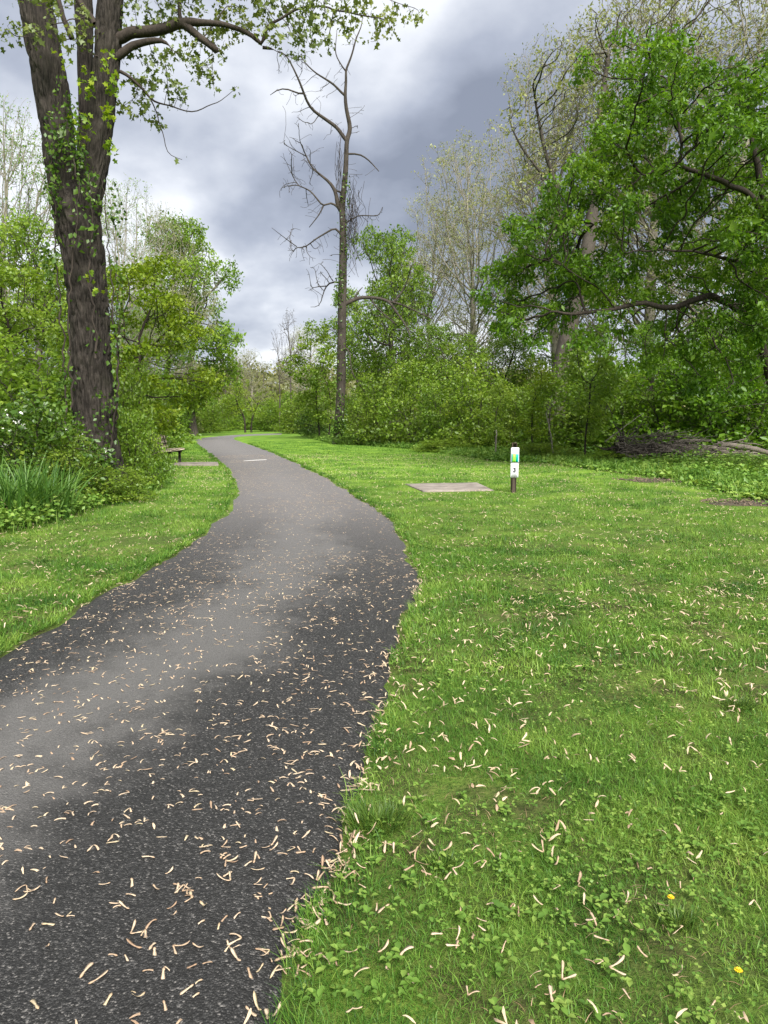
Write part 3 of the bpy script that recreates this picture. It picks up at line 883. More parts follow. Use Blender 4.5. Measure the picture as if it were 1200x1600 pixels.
def climbing_vine():
    root = empty('climbing_vine', (GX(115, D1), D1 - 0.6, 0))
    tag(root, 'dark leafy vine climbing the big maple trunk up to its fork', 'vine')
    off = np.array(root.location)
    st, lf = MB(), MB()
    runs = [([(112, 760), (104, 640), (98, 540), (92, 450), (86, 380), (84, 320), (78, 280), (88, 230), (92, 170), (96, 120)], 0.5),
            ([(112, 640), (108, 520), (110, 430), (120, 360), (122, 300), (118, 250), (124, 205), (122, 170)], 0.62),
            ([(172, 700), (184, 600), (180, 500), (172, 420), (166, 340), (162, 280)], 0.36),
            ([(150, 560), (145, 480), (140, 410), (144, 340), (138, 270)], 0.66),
            ([(181, 660), (184, 560), (186, 470), (181, 400)], 0.25)]
    for pts, dd in runs:
        l = spline(np.array([W(x, y, D1 - dd - 0.02) for x, y in pts]), 0.12)
        l += rng.normal(size=l.shape) * 0.02
        tube(st, l - off, np.linspace(0.022, 0.008, len(l)), 5)
        A = l[(rng.random(len(l)) < 0.9)]
        dens = vnoise(A[:, 2] * 1.4, dd * 31) > 0.48
        A = A[dens]
        foliage(lf, A - off, np.tile((0, -0.5, -0.3), (len(A), 1)), per=3.6, spread=0.13, L=0.085, aspect=0.36, droop=0.5)
    for (x, y, w_, h_, n_) in [(88, 215, 16, 45, 200), (112, 190, 10, 40, 110), (85, 290, 12, 40, 140), (140, 290, 12, 25, 90), (78, 420, 12, 40, 120), (182, 330, 10, 40, 90), (118, 245, 18, 20, 120), (188, 480, 8, 70, 130), (100, 600, 12, 40, 90), (160, 640, 16, 40, 80)]:
        C = ball(int(n_ * 0.6), W(x, y, D1 - 0.55), np.array((w_, 16, h_)) * mpp(D1))
        kites(lf, C - off, rng.normal(size=C.shape) * 0.8 - (0, 0.2, 0.5), 0.085, 0.032)
    obj('stems', st.mesh('vine_stems', smooth=True), M['bark_dark'], root)
    obj('foliage', lf.mesh('vine_leaves'), M['dark'], root)
climbing_vine()

# ------------------------------------------------------------------ the half-dead tree across the lawn
D2 = 42.0
def dead_tree():
    root = empty('dead_tree', (GX(528, D2), D2, 0))
    tag(root, 'tall half-dead tree with bare twisted branches rising against the clouds', 'tree')
    off = np.array(root.location)
    lines = [[(528, 697, 10.5), (529, 680, 9), (531, 640, 8), (533, 600, 7.8), (534, 520, 7.4), (535, 450, 7.2), (536, 400, 6.4), (536, 352, 5.6), (535, 322, 5.0), (540, 265, 4.2), (542, 220, 3.6), (547, 200, 3.6), (541, 170, 3.0), (539.5, 150, 2.6), (541, 122, 2.0), (540, 112, 1.8), (550, 85, 1.4), (557, 57, 1.1), (564, 40, 0.8), (566, 25, 0.5)],
             [(542, 222, 3.4), (533, 208, 3.2), (525, 197, 3), (506, 184, 2.6), (485, 171, 2.1), (474, 147, 1.7), (464, 126, 1.3), (450, 100, 1.0), (437, 88, 0.7), (433, 78, 0.4)],
             [(476, 159, 1.4), (455, 153, 1.1), (437, 155, 0.8), (427, 162, 0.4)],
             [(539, 152, 2.0), (522, 136, 1.7), (497, 125, 1.2), (480, 111, 0.9), (472, 95, 0.7), (474, 78, 0.4)],
             [(540, 114, 1.2), (527, 92, 0.9), (524, 78, 0.8), (526, 45, 0.4)],
             [(544, 240, 1.7), (556, 237, 1.4), (570, 240, 1.2), (582, 250, 0.9), (592, 262, 0.6)],
             [(531, 332, 4.0), (527, 318, 3.6), (526, 305, 3.2), (517, 287, 2.5), (505, 275, 2.0), (487, 257, 1.5), (476, 235, 1.1), (465, 210, 0.6)],
             [(476, 235, 0.8), (460, 225, 0.7), (438, 212, 0.4)],
             [(536, 303, 1.8), (525, 298, 1.5), (518, 290, 1.4)],
             [(529, 326, 2.0), (517, 317, 1.7), (506, 325, 1.4), (485, 300, 1.1), (467, 290, 0.8), (455, 268, 0.6), (445, 247, 0.4)],
             [(506, 325, 1.2), (500, 340, 1.0), (485, 360, 0.6)],
             [(533, 369, 2.2), (525, 357, 1.8), (512, 365, 1.5), (492, 377, 1.2), (472, 389, 0.9), (450, 378, 0.6), (430, 365, 0.3)],
             [(543, 348, 1.0), (560, 340, 0.9), (592, 344, 0.7), (597, 330, 0.4)],
             [(540, 475, 3.6), (549, 470, 3.3), (560, 464, 3.1), (585, 462, 2.7), (607, 467, 2.3), (622, 490, 1.8), (632, 508, 1.3), (640, 530, 0.8)],
             [(600, 465, 2.0), (620, 469, 1.8), (637, 475, 1.5), (655, 486, 1.1), (676, 500, 0.7)],
             [(614, 470, 1.8), (630, 447, 1.4), (638, 430, 1.2), (644, 408, 0.8)],
             [(552, 468, 1.6), (558, 456, 1.2), (566, 446, 0.6)],
             [(576, 463, 1.4), (592, 482, 1.2), (610, 500, 1.0), (622, 512, 0.7)],
             [(529, 438, 1.8), (520, 438, 1.5), (508, 445, 1.2), (496, 444, 0.8), (480, 450, 0.4)],
             [(508, 446, 1.0), (503, 460, 0.8), (498, 477, 0.6), (484, 478, 0.3)],
             [(546, 540, 1.2, -0.3), (550, 580, 1.1, -0.5), (560, 600, 1.0, -0.8), (570, 612, 0.9, -0.8), (572, 650, 0.7, -0.8)]]
    pos, par, fx = lines_to_nodes([pxline(l, D2) for l in lines], 0.22)
    pos = [p + np.array((0, rng.normal() * 0.03, 0)) for p in pos]
    pos = np.array(pos)
    # the limbs spread fore and aft as well
    h = np.hypot(pos[:, 0] - np.interp(pos[:, 2], [0, 8, 14, 22], [GX(528, D2), GX(534, D2), GX(537, D2), GX(552, D2)]), 0)
    pos[:, 1] += np.sin(pos[:, 2] * 0.9) * h * 0.45
    att = [ball(int(n_ * 1.35), W(x, y, D2 + dz), np.array((r_, r_ * 1.4, r_)) * mpp(D2)) for (x, y, r_, n_, dz) in
           [(460, 110, 26, 26, 0), (490, 150, 24, 18, 0), (455, 160, 18, 12, 0.4), (480, 215, 34, 26, 0), (455, 235, 22, 20, 0), (470, 275, 30, 34, 0), (450, 300, 18, 16, 0), (490, 320, 22, 16, 0), (465, 380, 30, 34, 0), (510, 385, 24, 20, 0.3),
            (500, 420, 24, 26, 0), (530, 120, 18, 12, 0), (480, 95, 18, 12, 0), (560, 170, 12, 14, 0.2), (525, 200, 14, 14, 0.3), (590, 340, 12, 10, 0), (560, 270, 14, 8, 0), (495, 455, 18, 16, 0), (575, 350, 14, 8, 0), (550, 60, 14, 8, 0), (560, 205, 10, 8, 0),
            (640, 480, 40, 40, 0.5), (600, 500, 36, 36, 0), (640, 430, 24, 20, 0)]]
    P, pr = colonize(list(pos), par, np.vstack(att), 0.2, 0.17, infl=3.2, wob=0.16, up=0.22)
    r, _k = radii(pr, 0.009, 0.2)
    for i, q in fx.items(): r[i] = max(-q * 0.9, 0.009)
    mb = MB(); skeleton_mesh(mb, P - off, pr, r, thick_sides=14)
    wood = obj('trunk', mb.mesh('dead_tree_wood', smooth=True), M['bark_dead'], root)
    # dead vine strands hanging by the trunk
    st = MB()
    for k in range(46):
        x = 545 + rng.normal() * 4 + abs(rng.normal()) * 8; y = rng.uniform(268, 330); ln = rng.uniform(40, 120)
        l = [W(x + rng.normal() * 2.5 + q * rng.normal() * 6, y + ln * q, D2 - 0.2 + rng.normal() * 0.3) for q in np.linspace(0, 1, 6)]
        tube(st, spline(np.array(l), 0.4) - off, 0.010, 3)
    for k in range(16):
        x = 530 + rng.normal() * 4; y = rng.uniform(200, 260); ln = rng.uniform(30, 90)
        l = [W(x + rng.normal() * 2, y + ln * q, D2 + rng.normal() * 0.2) for q in np.linspace(0, 1, 5)]
        tube(st, spline(np.array(l), 0.4) - off, 0.010, 3)
    obj('hanging_strands', st.mesh('hanging_strands'), M['bark_dark'], root)
    lf = MB()
    for (x, y, w_, h_, n_, dz) in [(530, 450, 8, 36, 160, -0.25), (530, 672, 12, 22, 360, -0.4), (540, 400, 8, 50, 90, -0.2), (536, 350, 7, 40, 50, -0.2), (533, 645, 10, 40, 160, -0.35), (527, 580, 8, 40, 60, -0.4), (534, 520, 12, 60, 60, -0.3), (541, 300, 7, 30, 70, -0.2)]:
        C = ball(n_, W(x, y, D2 + dz), np.array((w_, 8, h_)) * mpp(D2))
        kites(lf, C - off, rng.normal(size=C.shape) - (0, 0, 0.4), 0.13, 0.05)
    obj('vine_foliage', lf.mesh('dead_tree_vine'), M['dark'], root)
dead_tree()

# ------------------------------------------------------------------ the overhanging tree on the right
D3 = 21.5
def overhanging_tree():
    root = empty('overhanging_tree', (GX(1222, D3), D3, 0))
    tag(root, 'bright green spreading tree leaning in over the lawn with a long low limb', 'tree')
    off = np.array(root.location)
    T0 = GX(1222, D3)
    lines = [np.vstack([[(T0, D3, -0.2, 0.42)], pxline([(1216, 650, 13), (1204, 580, 11.5), (1190, 520, 10.5), (1196, 450, 9), (1205, 380, 8), (1195, 310, 7), (1180, 240, 5.5), (1165, 170, 4), (1150, 110, 2.4)], D3)]),
             pxline([(1190, 525, 9), (1175, 497, 8), (1152, 481, 7.4), (1125, 468, 6.6), (1098, 463, 6.0, -0.4), (1062, 478, 5.6, -0.7), (1030, 480, 5.0, -0.9), (1005, 474, 4.6, -1.0), (960, 484, 4.0, -1.2), (915, 490, 3.4, -1.4), (880, 489, 2.4, -1.6), (850, 480, 1.6, -1.8)], D3),
             pxline([(1200, 350, 6), (1170, 305, 5.4), (1135, 285, 5, -0.4), (1095, 270, 4.4, -0.7), (1060, 258, 3.8, -0.9), (1040, 262, 2.4, -1.0), (1000, 275, 1.4, -1.2)], D3),
             pxline([(1062, 258, 3.2, -0.9), (1066, 235, 3.0, -0.9), (1062, 205, 2.6, -0.8), (1050, 165, 2.0, -0.7), (1040, 120, 1.2, -0.6)], D3),
             pxline([(1152, 481, 5, 0), (1172, 445, 4.6, 0.6), (1185, 405, 4.0, 1.0), (1160, 360, 3, 1.4)], D3),
             pxline([(912, 490, 2.4, -1.4), (905, 465, 2.2, -1.3), (902, 440, 1.6, -1.2), (880, 410, 1.0, -1.2)], D3),
             pxline([(960, 484, 1.8, -1.2), (940, 455, 1.6, -1.6), (900, 430, 1.3, -2.0), (850, 400, 0.9, -2.3)], D3),
             pxline([(1096, 270, 2.4, -0.7), (1050, 300, 2.0, -0.4), (990, 330, 1.6, 0), (930, 350, 1.1, 0.3)], D3),
             pxline([(1200, 440, 4, 0), (1150, 410, 3.4, -0.8), (1090, 395, 2.6, -1.4), (1020, 390, 1.8, -1.8), (960, 400, 1.2, -2)], D3),
             pxline([(1160, 170, 2.5), (1120, 130, 2.0, 0.3), (1090, 90, 1.2, 0.5)], D3),
             pxline([(1180, 240, 3.5), (1220, 180, 3, 0.5), (1250, 120, 2, 0.8)], D3)]
    pos, par, fx = lines_to_nodes(lines, 0.17)
    pos = [p + rng.normal(size=3) * 0.025 for p in pos]
    blobs = [(1015, 95, 38, 46), (985, 150, 48, 70), (1050, 130, 46, 60), (1110, 130, 46, 50), (960, 205, 48, 75), (1030, 200, 55, 80), (1150, 190, 60, 80), (1090, 220, 55, 80), (925, 265, 48, 70), (985, 275, 52, 85), (1060, 290, 55, 85),
             (1140, 290, 60, 90), (895, 320, 46, 60), (950, 345, 52, 80), (1030, 360, 58, 85), (1110, 370, 60, 85), (1180, 370, 60, 80), (850, 380, 44, 60), (905, 405, 46, 60), (815, 415, 36, 44), (775, 440, 32, 40),
             (835, 450, 46, 70), (785, 490, 34, 46), (880, 465, 40, 46), (960, 440, 46, 40), (1020, 430, 50, 50), (1090, 440, 50, 60), (1170, 450, 50, 60), (860, 512, 26, 20), (915, 525, 30, 16), (820, 525, 24, 26), (985, 520, 40, 24),
             (1060, 530, 46, 36), (1130, 540, 50, 44), (1190, 560, 40, 36), (1230, 300, 70, 70), (1240, 150, 60, 50), (1250, 450, 60, 50), (760, 465, 20, 14), (1200, 100, 40, 30), (1160, 590, 40, 24), (1090, 590, 40, 20), (1195, 330, 46, 60), (1190, 410, 46, 60), (1185, 500, 40, 50), (1200, 250, 46, 50), (1195, 180, 40, 44)]
    att = []
    for (x, y, r_, n_) in blobs:
        dz = rng.normal() * 1.3 - (0.9 if x > 1130 else 0)
        for k in range(7):
            d_ = rng.normal(size=3) * r_ * 0.58
            att.append(ball(int(n_ * (0.85 if x < 960 else 0.70)), W(x + d_[0], y + d_[2], D3 + dz + d_[1] * mpp(D3) * 1.6), np.array((0.42, 0.55, 0.32)) * r_ * mpp(D3)))
    P, pr = colonize(pos, par, np.vstack(att), 0.15, 0.14, wob=0.32, infl=5.0, maxn=22000)
    r, _k = radii(pr, 0.005, 0.25)
    for i, q in fx.items(): r[i] = -q * 0.78
    mb = MB(); skeleton_mesh(mb, P - off, pr, r, thick_sides=12)
    obj('trunk', mb.mesh('overhanging_wood', smooth=True), M['bark_dark'], root)
    A, T = twig_anchors(P, pr, r, 0.0095)
    lf = MB(); foliage(lf, A - off, T, per=9.6, spread=0.125, L=0.112, aspect=0.25, droop=0.55, up=1.0, cl=0.9)
    obj('crown', lf.mesh('overhanging_crown'), M['box'], root)
    print('overhang', len(P), lf.n)
overhanging_tree()

# ------------------------------------------------------------------ kinds of tree and shrub
OVAL = [(0, 0, 0.62, 0.24, 0.24, 0.36, 5), (0.10, 0, 0.50, 0.2, 0.2, 0.2, 1), (-0.10, 0.05, 0.55, 0.2, 0.2, 0.2, 1)]
def lumps(n, rx, z0, z1, r):
    out = []
    for k in range(n):
        a = rng.random() * 6.28; u = rng.random(); z = z0 + (z1 - z0) * (k + rng.random()) / n
        w_ = rx * math.sin(PI * np.clip((z - z0 * 0.6) / (1.02 - z0 * 0.6), 0.08, 0.94)) ** 0.7
        q = u ** 0.5 * w_
        out.append((math.cos(a) * q, math.sin(a) * q, z, r, r, r * 0.75, 1))
    return out
for i in range(3):
    proto(f'green{i}', 12.0, 'green', 'bark_mid', 0.22, 0.14, lumps(30, 0.31, 0.14, 0.93, 0.10), 2600, 0.30, 0.24,
          dict(per=10.0, spread=0.22, L=0.17, aspect=0.27, droop=0.35, cl=0.55), r_tip=0.010, lean=(0.5, 0.3))
for i in range(3):
    proto(f'pale{i}', 22.0, 'pale', 'bark_pale', 0.30, 0.12, lumps(40, 0.24, 0.22, 0.96, 0.085), 3900, 0.36, 0.26,
          dict(per=2.5, spread=0.16, L=0.115, aspect=0.30, droop=0.1, cl=0.4), r_tip=0.008, up=0.95, wob=0.16, tw=1.8, trunk_top=0.5)
for i in range(2):
    proto(f'lime{i}', 8.0, 'lime', 'bark_dark', 0.10, 0.12, [(x, y, z, rx, rx, 0.035, 1) for (x, y, z, rx, _a, _b, _c) in lumps(26, 0.36, 0.14, 0.94, 0.14)], 1800, 0.2, 0.16,
          dict(per=7.5, spread=0.15, L=0.13, aspect=0.36, droop=0.2, up=2.2, cl=0.8), r_tip=0.006)
for i in range(2):
    proto(f'bare{i}', 15.0, 'pale', 'bark_mid', 0.17, 0.3, lumps(16, 0.22, 0.42, 0.95, 0.09), 800, 0.36, 0.36, None, r_tip=0.014, up=0.35, wob=0.3)
for i in range(2):
    proto(f'sapling{i}', 6.0, 'shrub', 'bark_dark', 0.045, 0.2, lumps(18, 0.22, 0.22, 0.95, 0.09), 700, 0.17, 0.17,
          dict(per=6.5, spread=0.16, L=0.13, aspect=0.30, droop=0.3, cl=1.0), r_tip=0.005, wob=0.3)
proto('gnarled', 6.5, 'lime', 'bark_dark', 0.20, 0.1, [(b[0], b[1], b[2], b[3], b[4], b[5], 1) for b in lumps(16, 0.55, 0.35, 0.85, 0.14)], 700, 0.25, 0.26,
      dict(per=7, spread=0.2, L=0.15, aspect=0.22, droop=0.5, cl=0.8), r_tip=0.009, trunks=3, trunk_top=0.5)
for i in range(3):
    shrub_proto(f'shrub{i}', 3.6, 'shrub', 'bark_mid', 9, 1800, dict(per=4.8, spread=0.14, L=0.115, aspect=0.32, droop=0.2, up=1.0, cl=1.3))
for i in range(2):
    shrub_proto(f'loose{i}', 2.6, 'dark', 'bark_dark', 8, 1500, dict(per=7.5, spread=0.13, L=0.085, aspect=0.34, droop=0.25, up=1.0, cl=1.5), rx=0.62, low=0.02, step=0.12, kill=0.16)
print('protos', {k: (len(v[1].polygons), len(v[2].polygons) if v[2] else 0) for k, v in PROTO.items()})

# --- left side, front to back
put_shrub('loose0', 45, 13.0, 598, 'dark leafy shrub with small white blossoms left of the big maple trunk', 85, 'shrubs round the maple', 'blossoming_shrub')
put_shrub('loose1', 108, 12.9, 668, 'low tangled bush in front of the big maple trunk base', 44, 'shrubs round the maple', 'tangled_bush', leafmat='shrub')
put_shrub('loose0', 205, 15.2, 618, 'leafy green bush between the big maple trunk and the bench', 36, 'shrubs round the maple', 'green_bush', leafmat='green')
put_shrub('loose1', 178, 13.2, 722, 'low leafy weed bush right of the big maple at the lawn edge', 44, 'shrubs round the maple', 'low_bush', leafmat='shrub')
put_shrub('shrub0', -15, 16.5, 520, 'tall green shrub at the left edge behind the tall grass', 95, 'shrubs round the maple', 'tall_shrub')
put_shrub('shrub1', 70, 18.5, 560, 'green shrub just left of and behind the big maple', 70, 'shrubs round the maple', 'tall_shrub', leafmat='green')
put_shrub('shrub2', 196, 19.5, 560, 'green shrub just right of and behind the big maple', 44, 'shrubs round the maple', 'tall_shrub', leafmat='shrub')
LB = 'trees behind the maple'
put_tree('lime0', 222, 23.5, 385, 'young yellow-green maple with layered leaves right of the big trunk', group=LB, name='young_maple', wide=0.95)
put_tree('lime1', 12, 22.0, 395, 'yellow-green small tree at the left edge of the picture', group=LB, name='small_tree', wide=1.0, leafmat='shrub')
put_tree('green1', 62, 27.0, 330, 'leafy green tree close behind the left side of the big trunk', group=LB, name='leafy_tree', wide=0.9, leafmat='shrub')
put_tree('pale0', 25, 33.0, 150, 'tall thin-leaved tree behind the left edge', group=LB, name='airy_tree', wide=0.9, leafmat='green')
put_tree('pale1', 196, 40.0, 268, 'pale hazy tree top rising right behind the big maple trunk', group=LB, name='pale_tree', wide=0.75, leafmat='green')
put_tree('pale2', 262, 56.0, 318, 'pale round-topped tree left of the tall green tree', group=LB, name='pale_tree', wide=0.8)
put_tree('green0', 300, 60.0, 335, 'tall fresh green tree overhanging the far bend of the path', group=LB, name='tall_green_tree', wide=0.9, rz=0.6)
put_tree('green2', 255, 48.0, 470, 'mid-green tree filling in behind the young yellow-green maple', group=LB, name='leafy_tree', wide=1.1)
put_tree('green1', 120, 36.0, 400, 'green tree half hidden by the big maple trunk', group=LB, name='leafy_tree', wide=1.0)
put_tree('green2', -60, 30.0, 380, 'green tree at the far left partly out of view', group=LB, name='leafy_tree', wide=1.0, leafmat='shrub')
put_shrub('shrub1', 245, 34.0, 590, 'rounded green shrub behind the bench', 42, 'shrubs by the far bend', 'rounded_shrub', leafmat='green')
put_shrub('shrub2', 208, 27.0, 585, 'green shrub behind the young yellow-green maple', 55, 'shrubs by the far bend', 'rounded_shrub')
put_shrub('shrub0', 283, 66.0, 625, 'dull green shrub left of the far bend under the tall green tree', 24, 'shrubs by the far bend', 'far_shrub', leafmat='pale')
put_shrub('shrub1', 322, 72.0, 632, 'bright low shrub behind the far bend of the path', 26, 'shrubs by the far bend', 'far_shrub')
put_shrub('shrub2', 348, 82.0, 615, 'green shrub left of the gnarled dark tree', 28, 'shrubs by the far bend', 'far_shrub', leafmat='green')
put_shrub('shrub0', 426, 80.0, 628, 'green shrub between the gnarled tree and the bare trees', 28, 'shrubs by the far bend', 'far_shrub', leafmat='green')
put_shrub('shrub1', 462, 70.0, 615, 'green shrub at the far lawn edge near the white stake', 26, 'shrubs by the far bend', 'far_shrub')
put_shrub('shrub2', 300, 84.0, 590, 'tall green shrub mass far behind the bend', 30, 'shrubs by the far bend', 'far_shrub', leafmat='green')
put_shrub('shrub2', 492, 58.0, 632, 'low dark shrub left of the dead tree base', 24, 'shrubs by the far bend', 'far_shrub', leafmat='dark')
# --- far centre
put_tree('gnarled', 388, 74.0, 588, 'small gnarled tree with several dark trunks and drooping lime leaves', name='gnarled_tree', wide=1.0)
put_tree('bare0', 437, 78.0, 512, 'bare thin tree left of two by the far bend', group='bare trees by the far bend', name='bare_tree', wide=0.55)
put_tree('bare1', 456, 84.0, 478, 'taller bare thin tree right of two by the far bend', group='bare trees by the far bend', name='bare_tree', wide=0.6)
put_tree('bare0', 352, 96.0, 535, 'faint bare-topped tree far behind the gnarled tree', group='bare trees by the far bend', name='bare_tree', wide=0.9, rz=2)
put_tree('pale1', 395, 110.0, 545, 'far pale tree behind the gnarled tree', group='far trees over the bend', name='far_tree', wide=1.2)
put_tree('pale2', 475, 105.0, 505, 'far pale tree left of the dead tree', group='far trees over the bend', name='far_tree', wide=0.9)
put_tree('green1', 345, 108.0, 565, 'far green tree beyond the bend', group='far trees over the bend', name='far_tree', wide=1.3, leafmat='pale')
# --- right of the dead tree
RB = 'trees behind the lawn on the right'
put_tree('sapling0', 497, 52.0, 505, 'slender bright green tree just left of the dead tree', group=RB, name='slender_tree', wide=1.1)
put_tree('sapling1', 515, 50.0, 540, 'slender yellow-green tree against the dead tree trunk', group=RB, name='slender_tree', wide=1.0)
put_tree('green2', 612, 50.0, 348, 'green tree right behind the arching branch of the dead tree', group=RB, name='leafy_tree', wide=0.75)
put_tree('green0', 575, 60.0, 440, 'green tree partly hidden by the dead tree trunk', group=RB, name='leafy_tree', wide=0.9)
put_tree('pale0', 733, 58.0, 208, 'tall pale round-topped tree with fine upright branches', group=RB, name='tall_pale_tree', wide=0.95, rz=1.0)
put_tree('pale1', 668, 64.0, 300, 'pale slim tree left of the tall round-topped tree', group=RB, name='pale_tree', wide=0.8)
put_tree('pale2', 860, 46.0, 40, 'very tall pale tree leaning behind the overhanging green tree', group=RB, name='leaning_tree', wide=0.8, rz=0.2)
put_tree('pale1', 1010, 44.0, -60, 'very tall pale yellowish tree above the overhanging green tree', group=RB, name='tall_pale_tree', wide=0.95)
put_tree('pale0', 1150, 40.0, -90, 'tall pale tree at the upper right corner', group=RB, name='tall_pale_tree', wide=1.1)
put_tree('pale2', 1290, 42.0, -60, 'tall pale tree beyond the right edge', group=RB, name='tall_pale_tree', wide=1.0)
put_tree('green1', 690, 46.0, 500, 'mid-green tree behind the row of bright shrubs', group=RB, name='leafy_tree', wide=1.1)
put_tree('green0', 790, 48.0, 515, 'mid-green tree behind the number post', group=RB, name='leafy_tree', wide=1.1)
put_tree('green2', 900, 44.0, 520, 'mid-green tree behind the leaning tall tree', group=RB, name='leafy_tree', wide=1.0)
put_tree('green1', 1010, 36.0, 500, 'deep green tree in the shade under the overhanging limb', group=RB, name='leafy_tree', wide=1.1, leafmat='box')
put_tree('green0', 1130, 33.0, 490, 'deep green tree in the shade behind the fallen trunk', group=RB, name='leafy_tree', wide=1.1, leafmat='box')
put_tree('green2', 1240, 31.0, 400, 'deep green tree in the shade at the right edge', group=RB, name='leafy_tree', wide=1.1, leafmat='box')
put_tree('sapling0', 918, 26.5, 500, 'thin dark-stemmed sapling left of the fallen trunk', group=RB, name='sapling', wide=0.9)
put_tree('sapling1', 832, 28.0, 560, 'thin leafy sapling right behind the number post', group=RB, name='sapling', wide=1.0, leafmat='lime')
put_tree('sapling1', 775, 30.5, 590, 'thin sapling left of the number post', group=RB, name='sapling', wide=0.9)
SR = 'shrubs along the right side of the lawn'
for k, (key, px, D, top, hw, lm, lb) in enumerate([
        ('shrub0', 562, 45.0, 610, 30, 'shrub', 'bright shrub right against the dead tree'),
        ('shrub1', 600, 41.0, 585, 38, 'shrub', 'bright shrub second from the dead tree'),
        ('shrub2', 648, 38.5, 562, 46, 'shrub', 'large bright shrub third from the dead tree'),
        ('shrub0', 700, 36.0, 590, 36, 'green', 'bright shrub fourth from the dead tree'),
        ('shrub1', 745, 34.0, 560, 44, 'shrub', 'large bright shrub left behind the number post'),
        ('shrub2', 800, 33.5, 600, 40, 'shrub', 'leafy shrub straight behind the number post'),
        ('shrub0', 858, 32.0, 585, 44, 'green', 'leafy shrub at the foot of the leaning tall tree'),
        ('shrub1', 965, 30.5, 560, 56, 'green', 'green shrub behind the left end of the fallen trunk'),
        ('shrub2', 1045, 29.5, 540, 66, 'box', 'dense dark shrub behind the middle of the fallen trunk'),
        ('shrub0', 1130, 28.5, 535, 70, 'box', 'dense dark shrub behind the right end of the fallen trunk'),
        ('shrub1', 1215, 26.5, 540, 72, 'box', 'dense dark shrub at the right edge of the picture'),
        ('shrub2', 905, 33.0, 540, 54, 'green', 'green shrub between the leaning tree and the fallen trunk')]):
    put_shrub(key, px, D, top, lb, hw, SR, 'bright_shrub' if lm == 'shrub' else 'dense_shrub', leafmat=lm)
FILL = 'shrub mass far behind the lawn'
for k, (px, D, top, hw, lm, lb) in enumerate([
        (575, 62, 600, 36, 'green', 'leafy mass seen just right of the dead tree trunk'), (640, 56, 570, 44, 'green', 'leafy mass behind the third bright shrub'),
        (705, 52, 575, 44, 'shrub', 'leafy mass between the bright shrubs and the tall pale tree'), (770, 50, 580, 44, 'green', 'leafy mass far behind the number post'),
        (835, 46, 585, 46, 'shrub', 'leafy mass left of the thick leaning trunk'), (930, 42, 575, 50, 'green', 'leafy mass right of the thick leaning trunk'),
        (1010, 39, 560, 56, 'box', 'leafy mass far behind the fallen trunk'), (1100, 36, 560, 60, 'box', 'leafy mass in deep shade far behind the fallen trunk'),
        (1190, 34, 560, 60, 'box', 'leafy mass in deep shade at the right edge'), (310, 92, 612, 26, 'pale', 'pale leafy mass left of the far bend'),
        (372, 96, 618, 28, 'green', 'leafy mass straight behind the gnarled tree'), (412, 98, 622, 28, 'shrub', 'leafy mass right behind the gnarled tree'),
        (450, 96, 612, 28, 'green', 'leafy mass behind the two bare trees'), (488, 80, 600, 30, 'shrub', 'leafy mass left of the slender bright tree'),
        (340, 88, 640, 26, 'shrub', 'low leafy mass at the end of the far lawn'), (395, 90, 645, 26, 'shrub', 'low bushes under the gnarled tree'), (432, 88, 645, 24, 'green', 'low bushes under the left bare tree'),
        (470, 78, 645, 22, 'dark', 'low bushes under the taller bare tree'), (275, 62, 640, 24, 'green', 'low bushes at the left lawn edge by the far bend')]):
    put_shrub('shrub%d' % (k % 3), px, D, top, lb, hw, FILL, 'bush', leafmat=lm)
for k, (px, D, top, hw, lm, lb) in enumerate([(560, 41.5, 674, 26, 'dark', 'low bluish bush at the dead tree foot'), (690, 32.5, 684, 34, 'shrub', 'low weedy bush at the lawn edge left of the number post'),
                                              (850, 27.0, 688, 40, 'shrub', 'low weedy bush right of the number post'), (960, 24.5, 700, 36, 'green', 'low bush before the left end of the fallen trunk'),
                                              (1080, 22.5, 712, 52, 'weed', 'low leafy weeds before the middle of the fallen trunk'), (1175, 20.0, 704, 40, 'weed', 'low leafy bush before the right end of the fallen trunk')]):
    put_shrub('loose%d' % (k % 2), px, D, top, lb, hw, SR, 'low_bush', leafmat=lm)

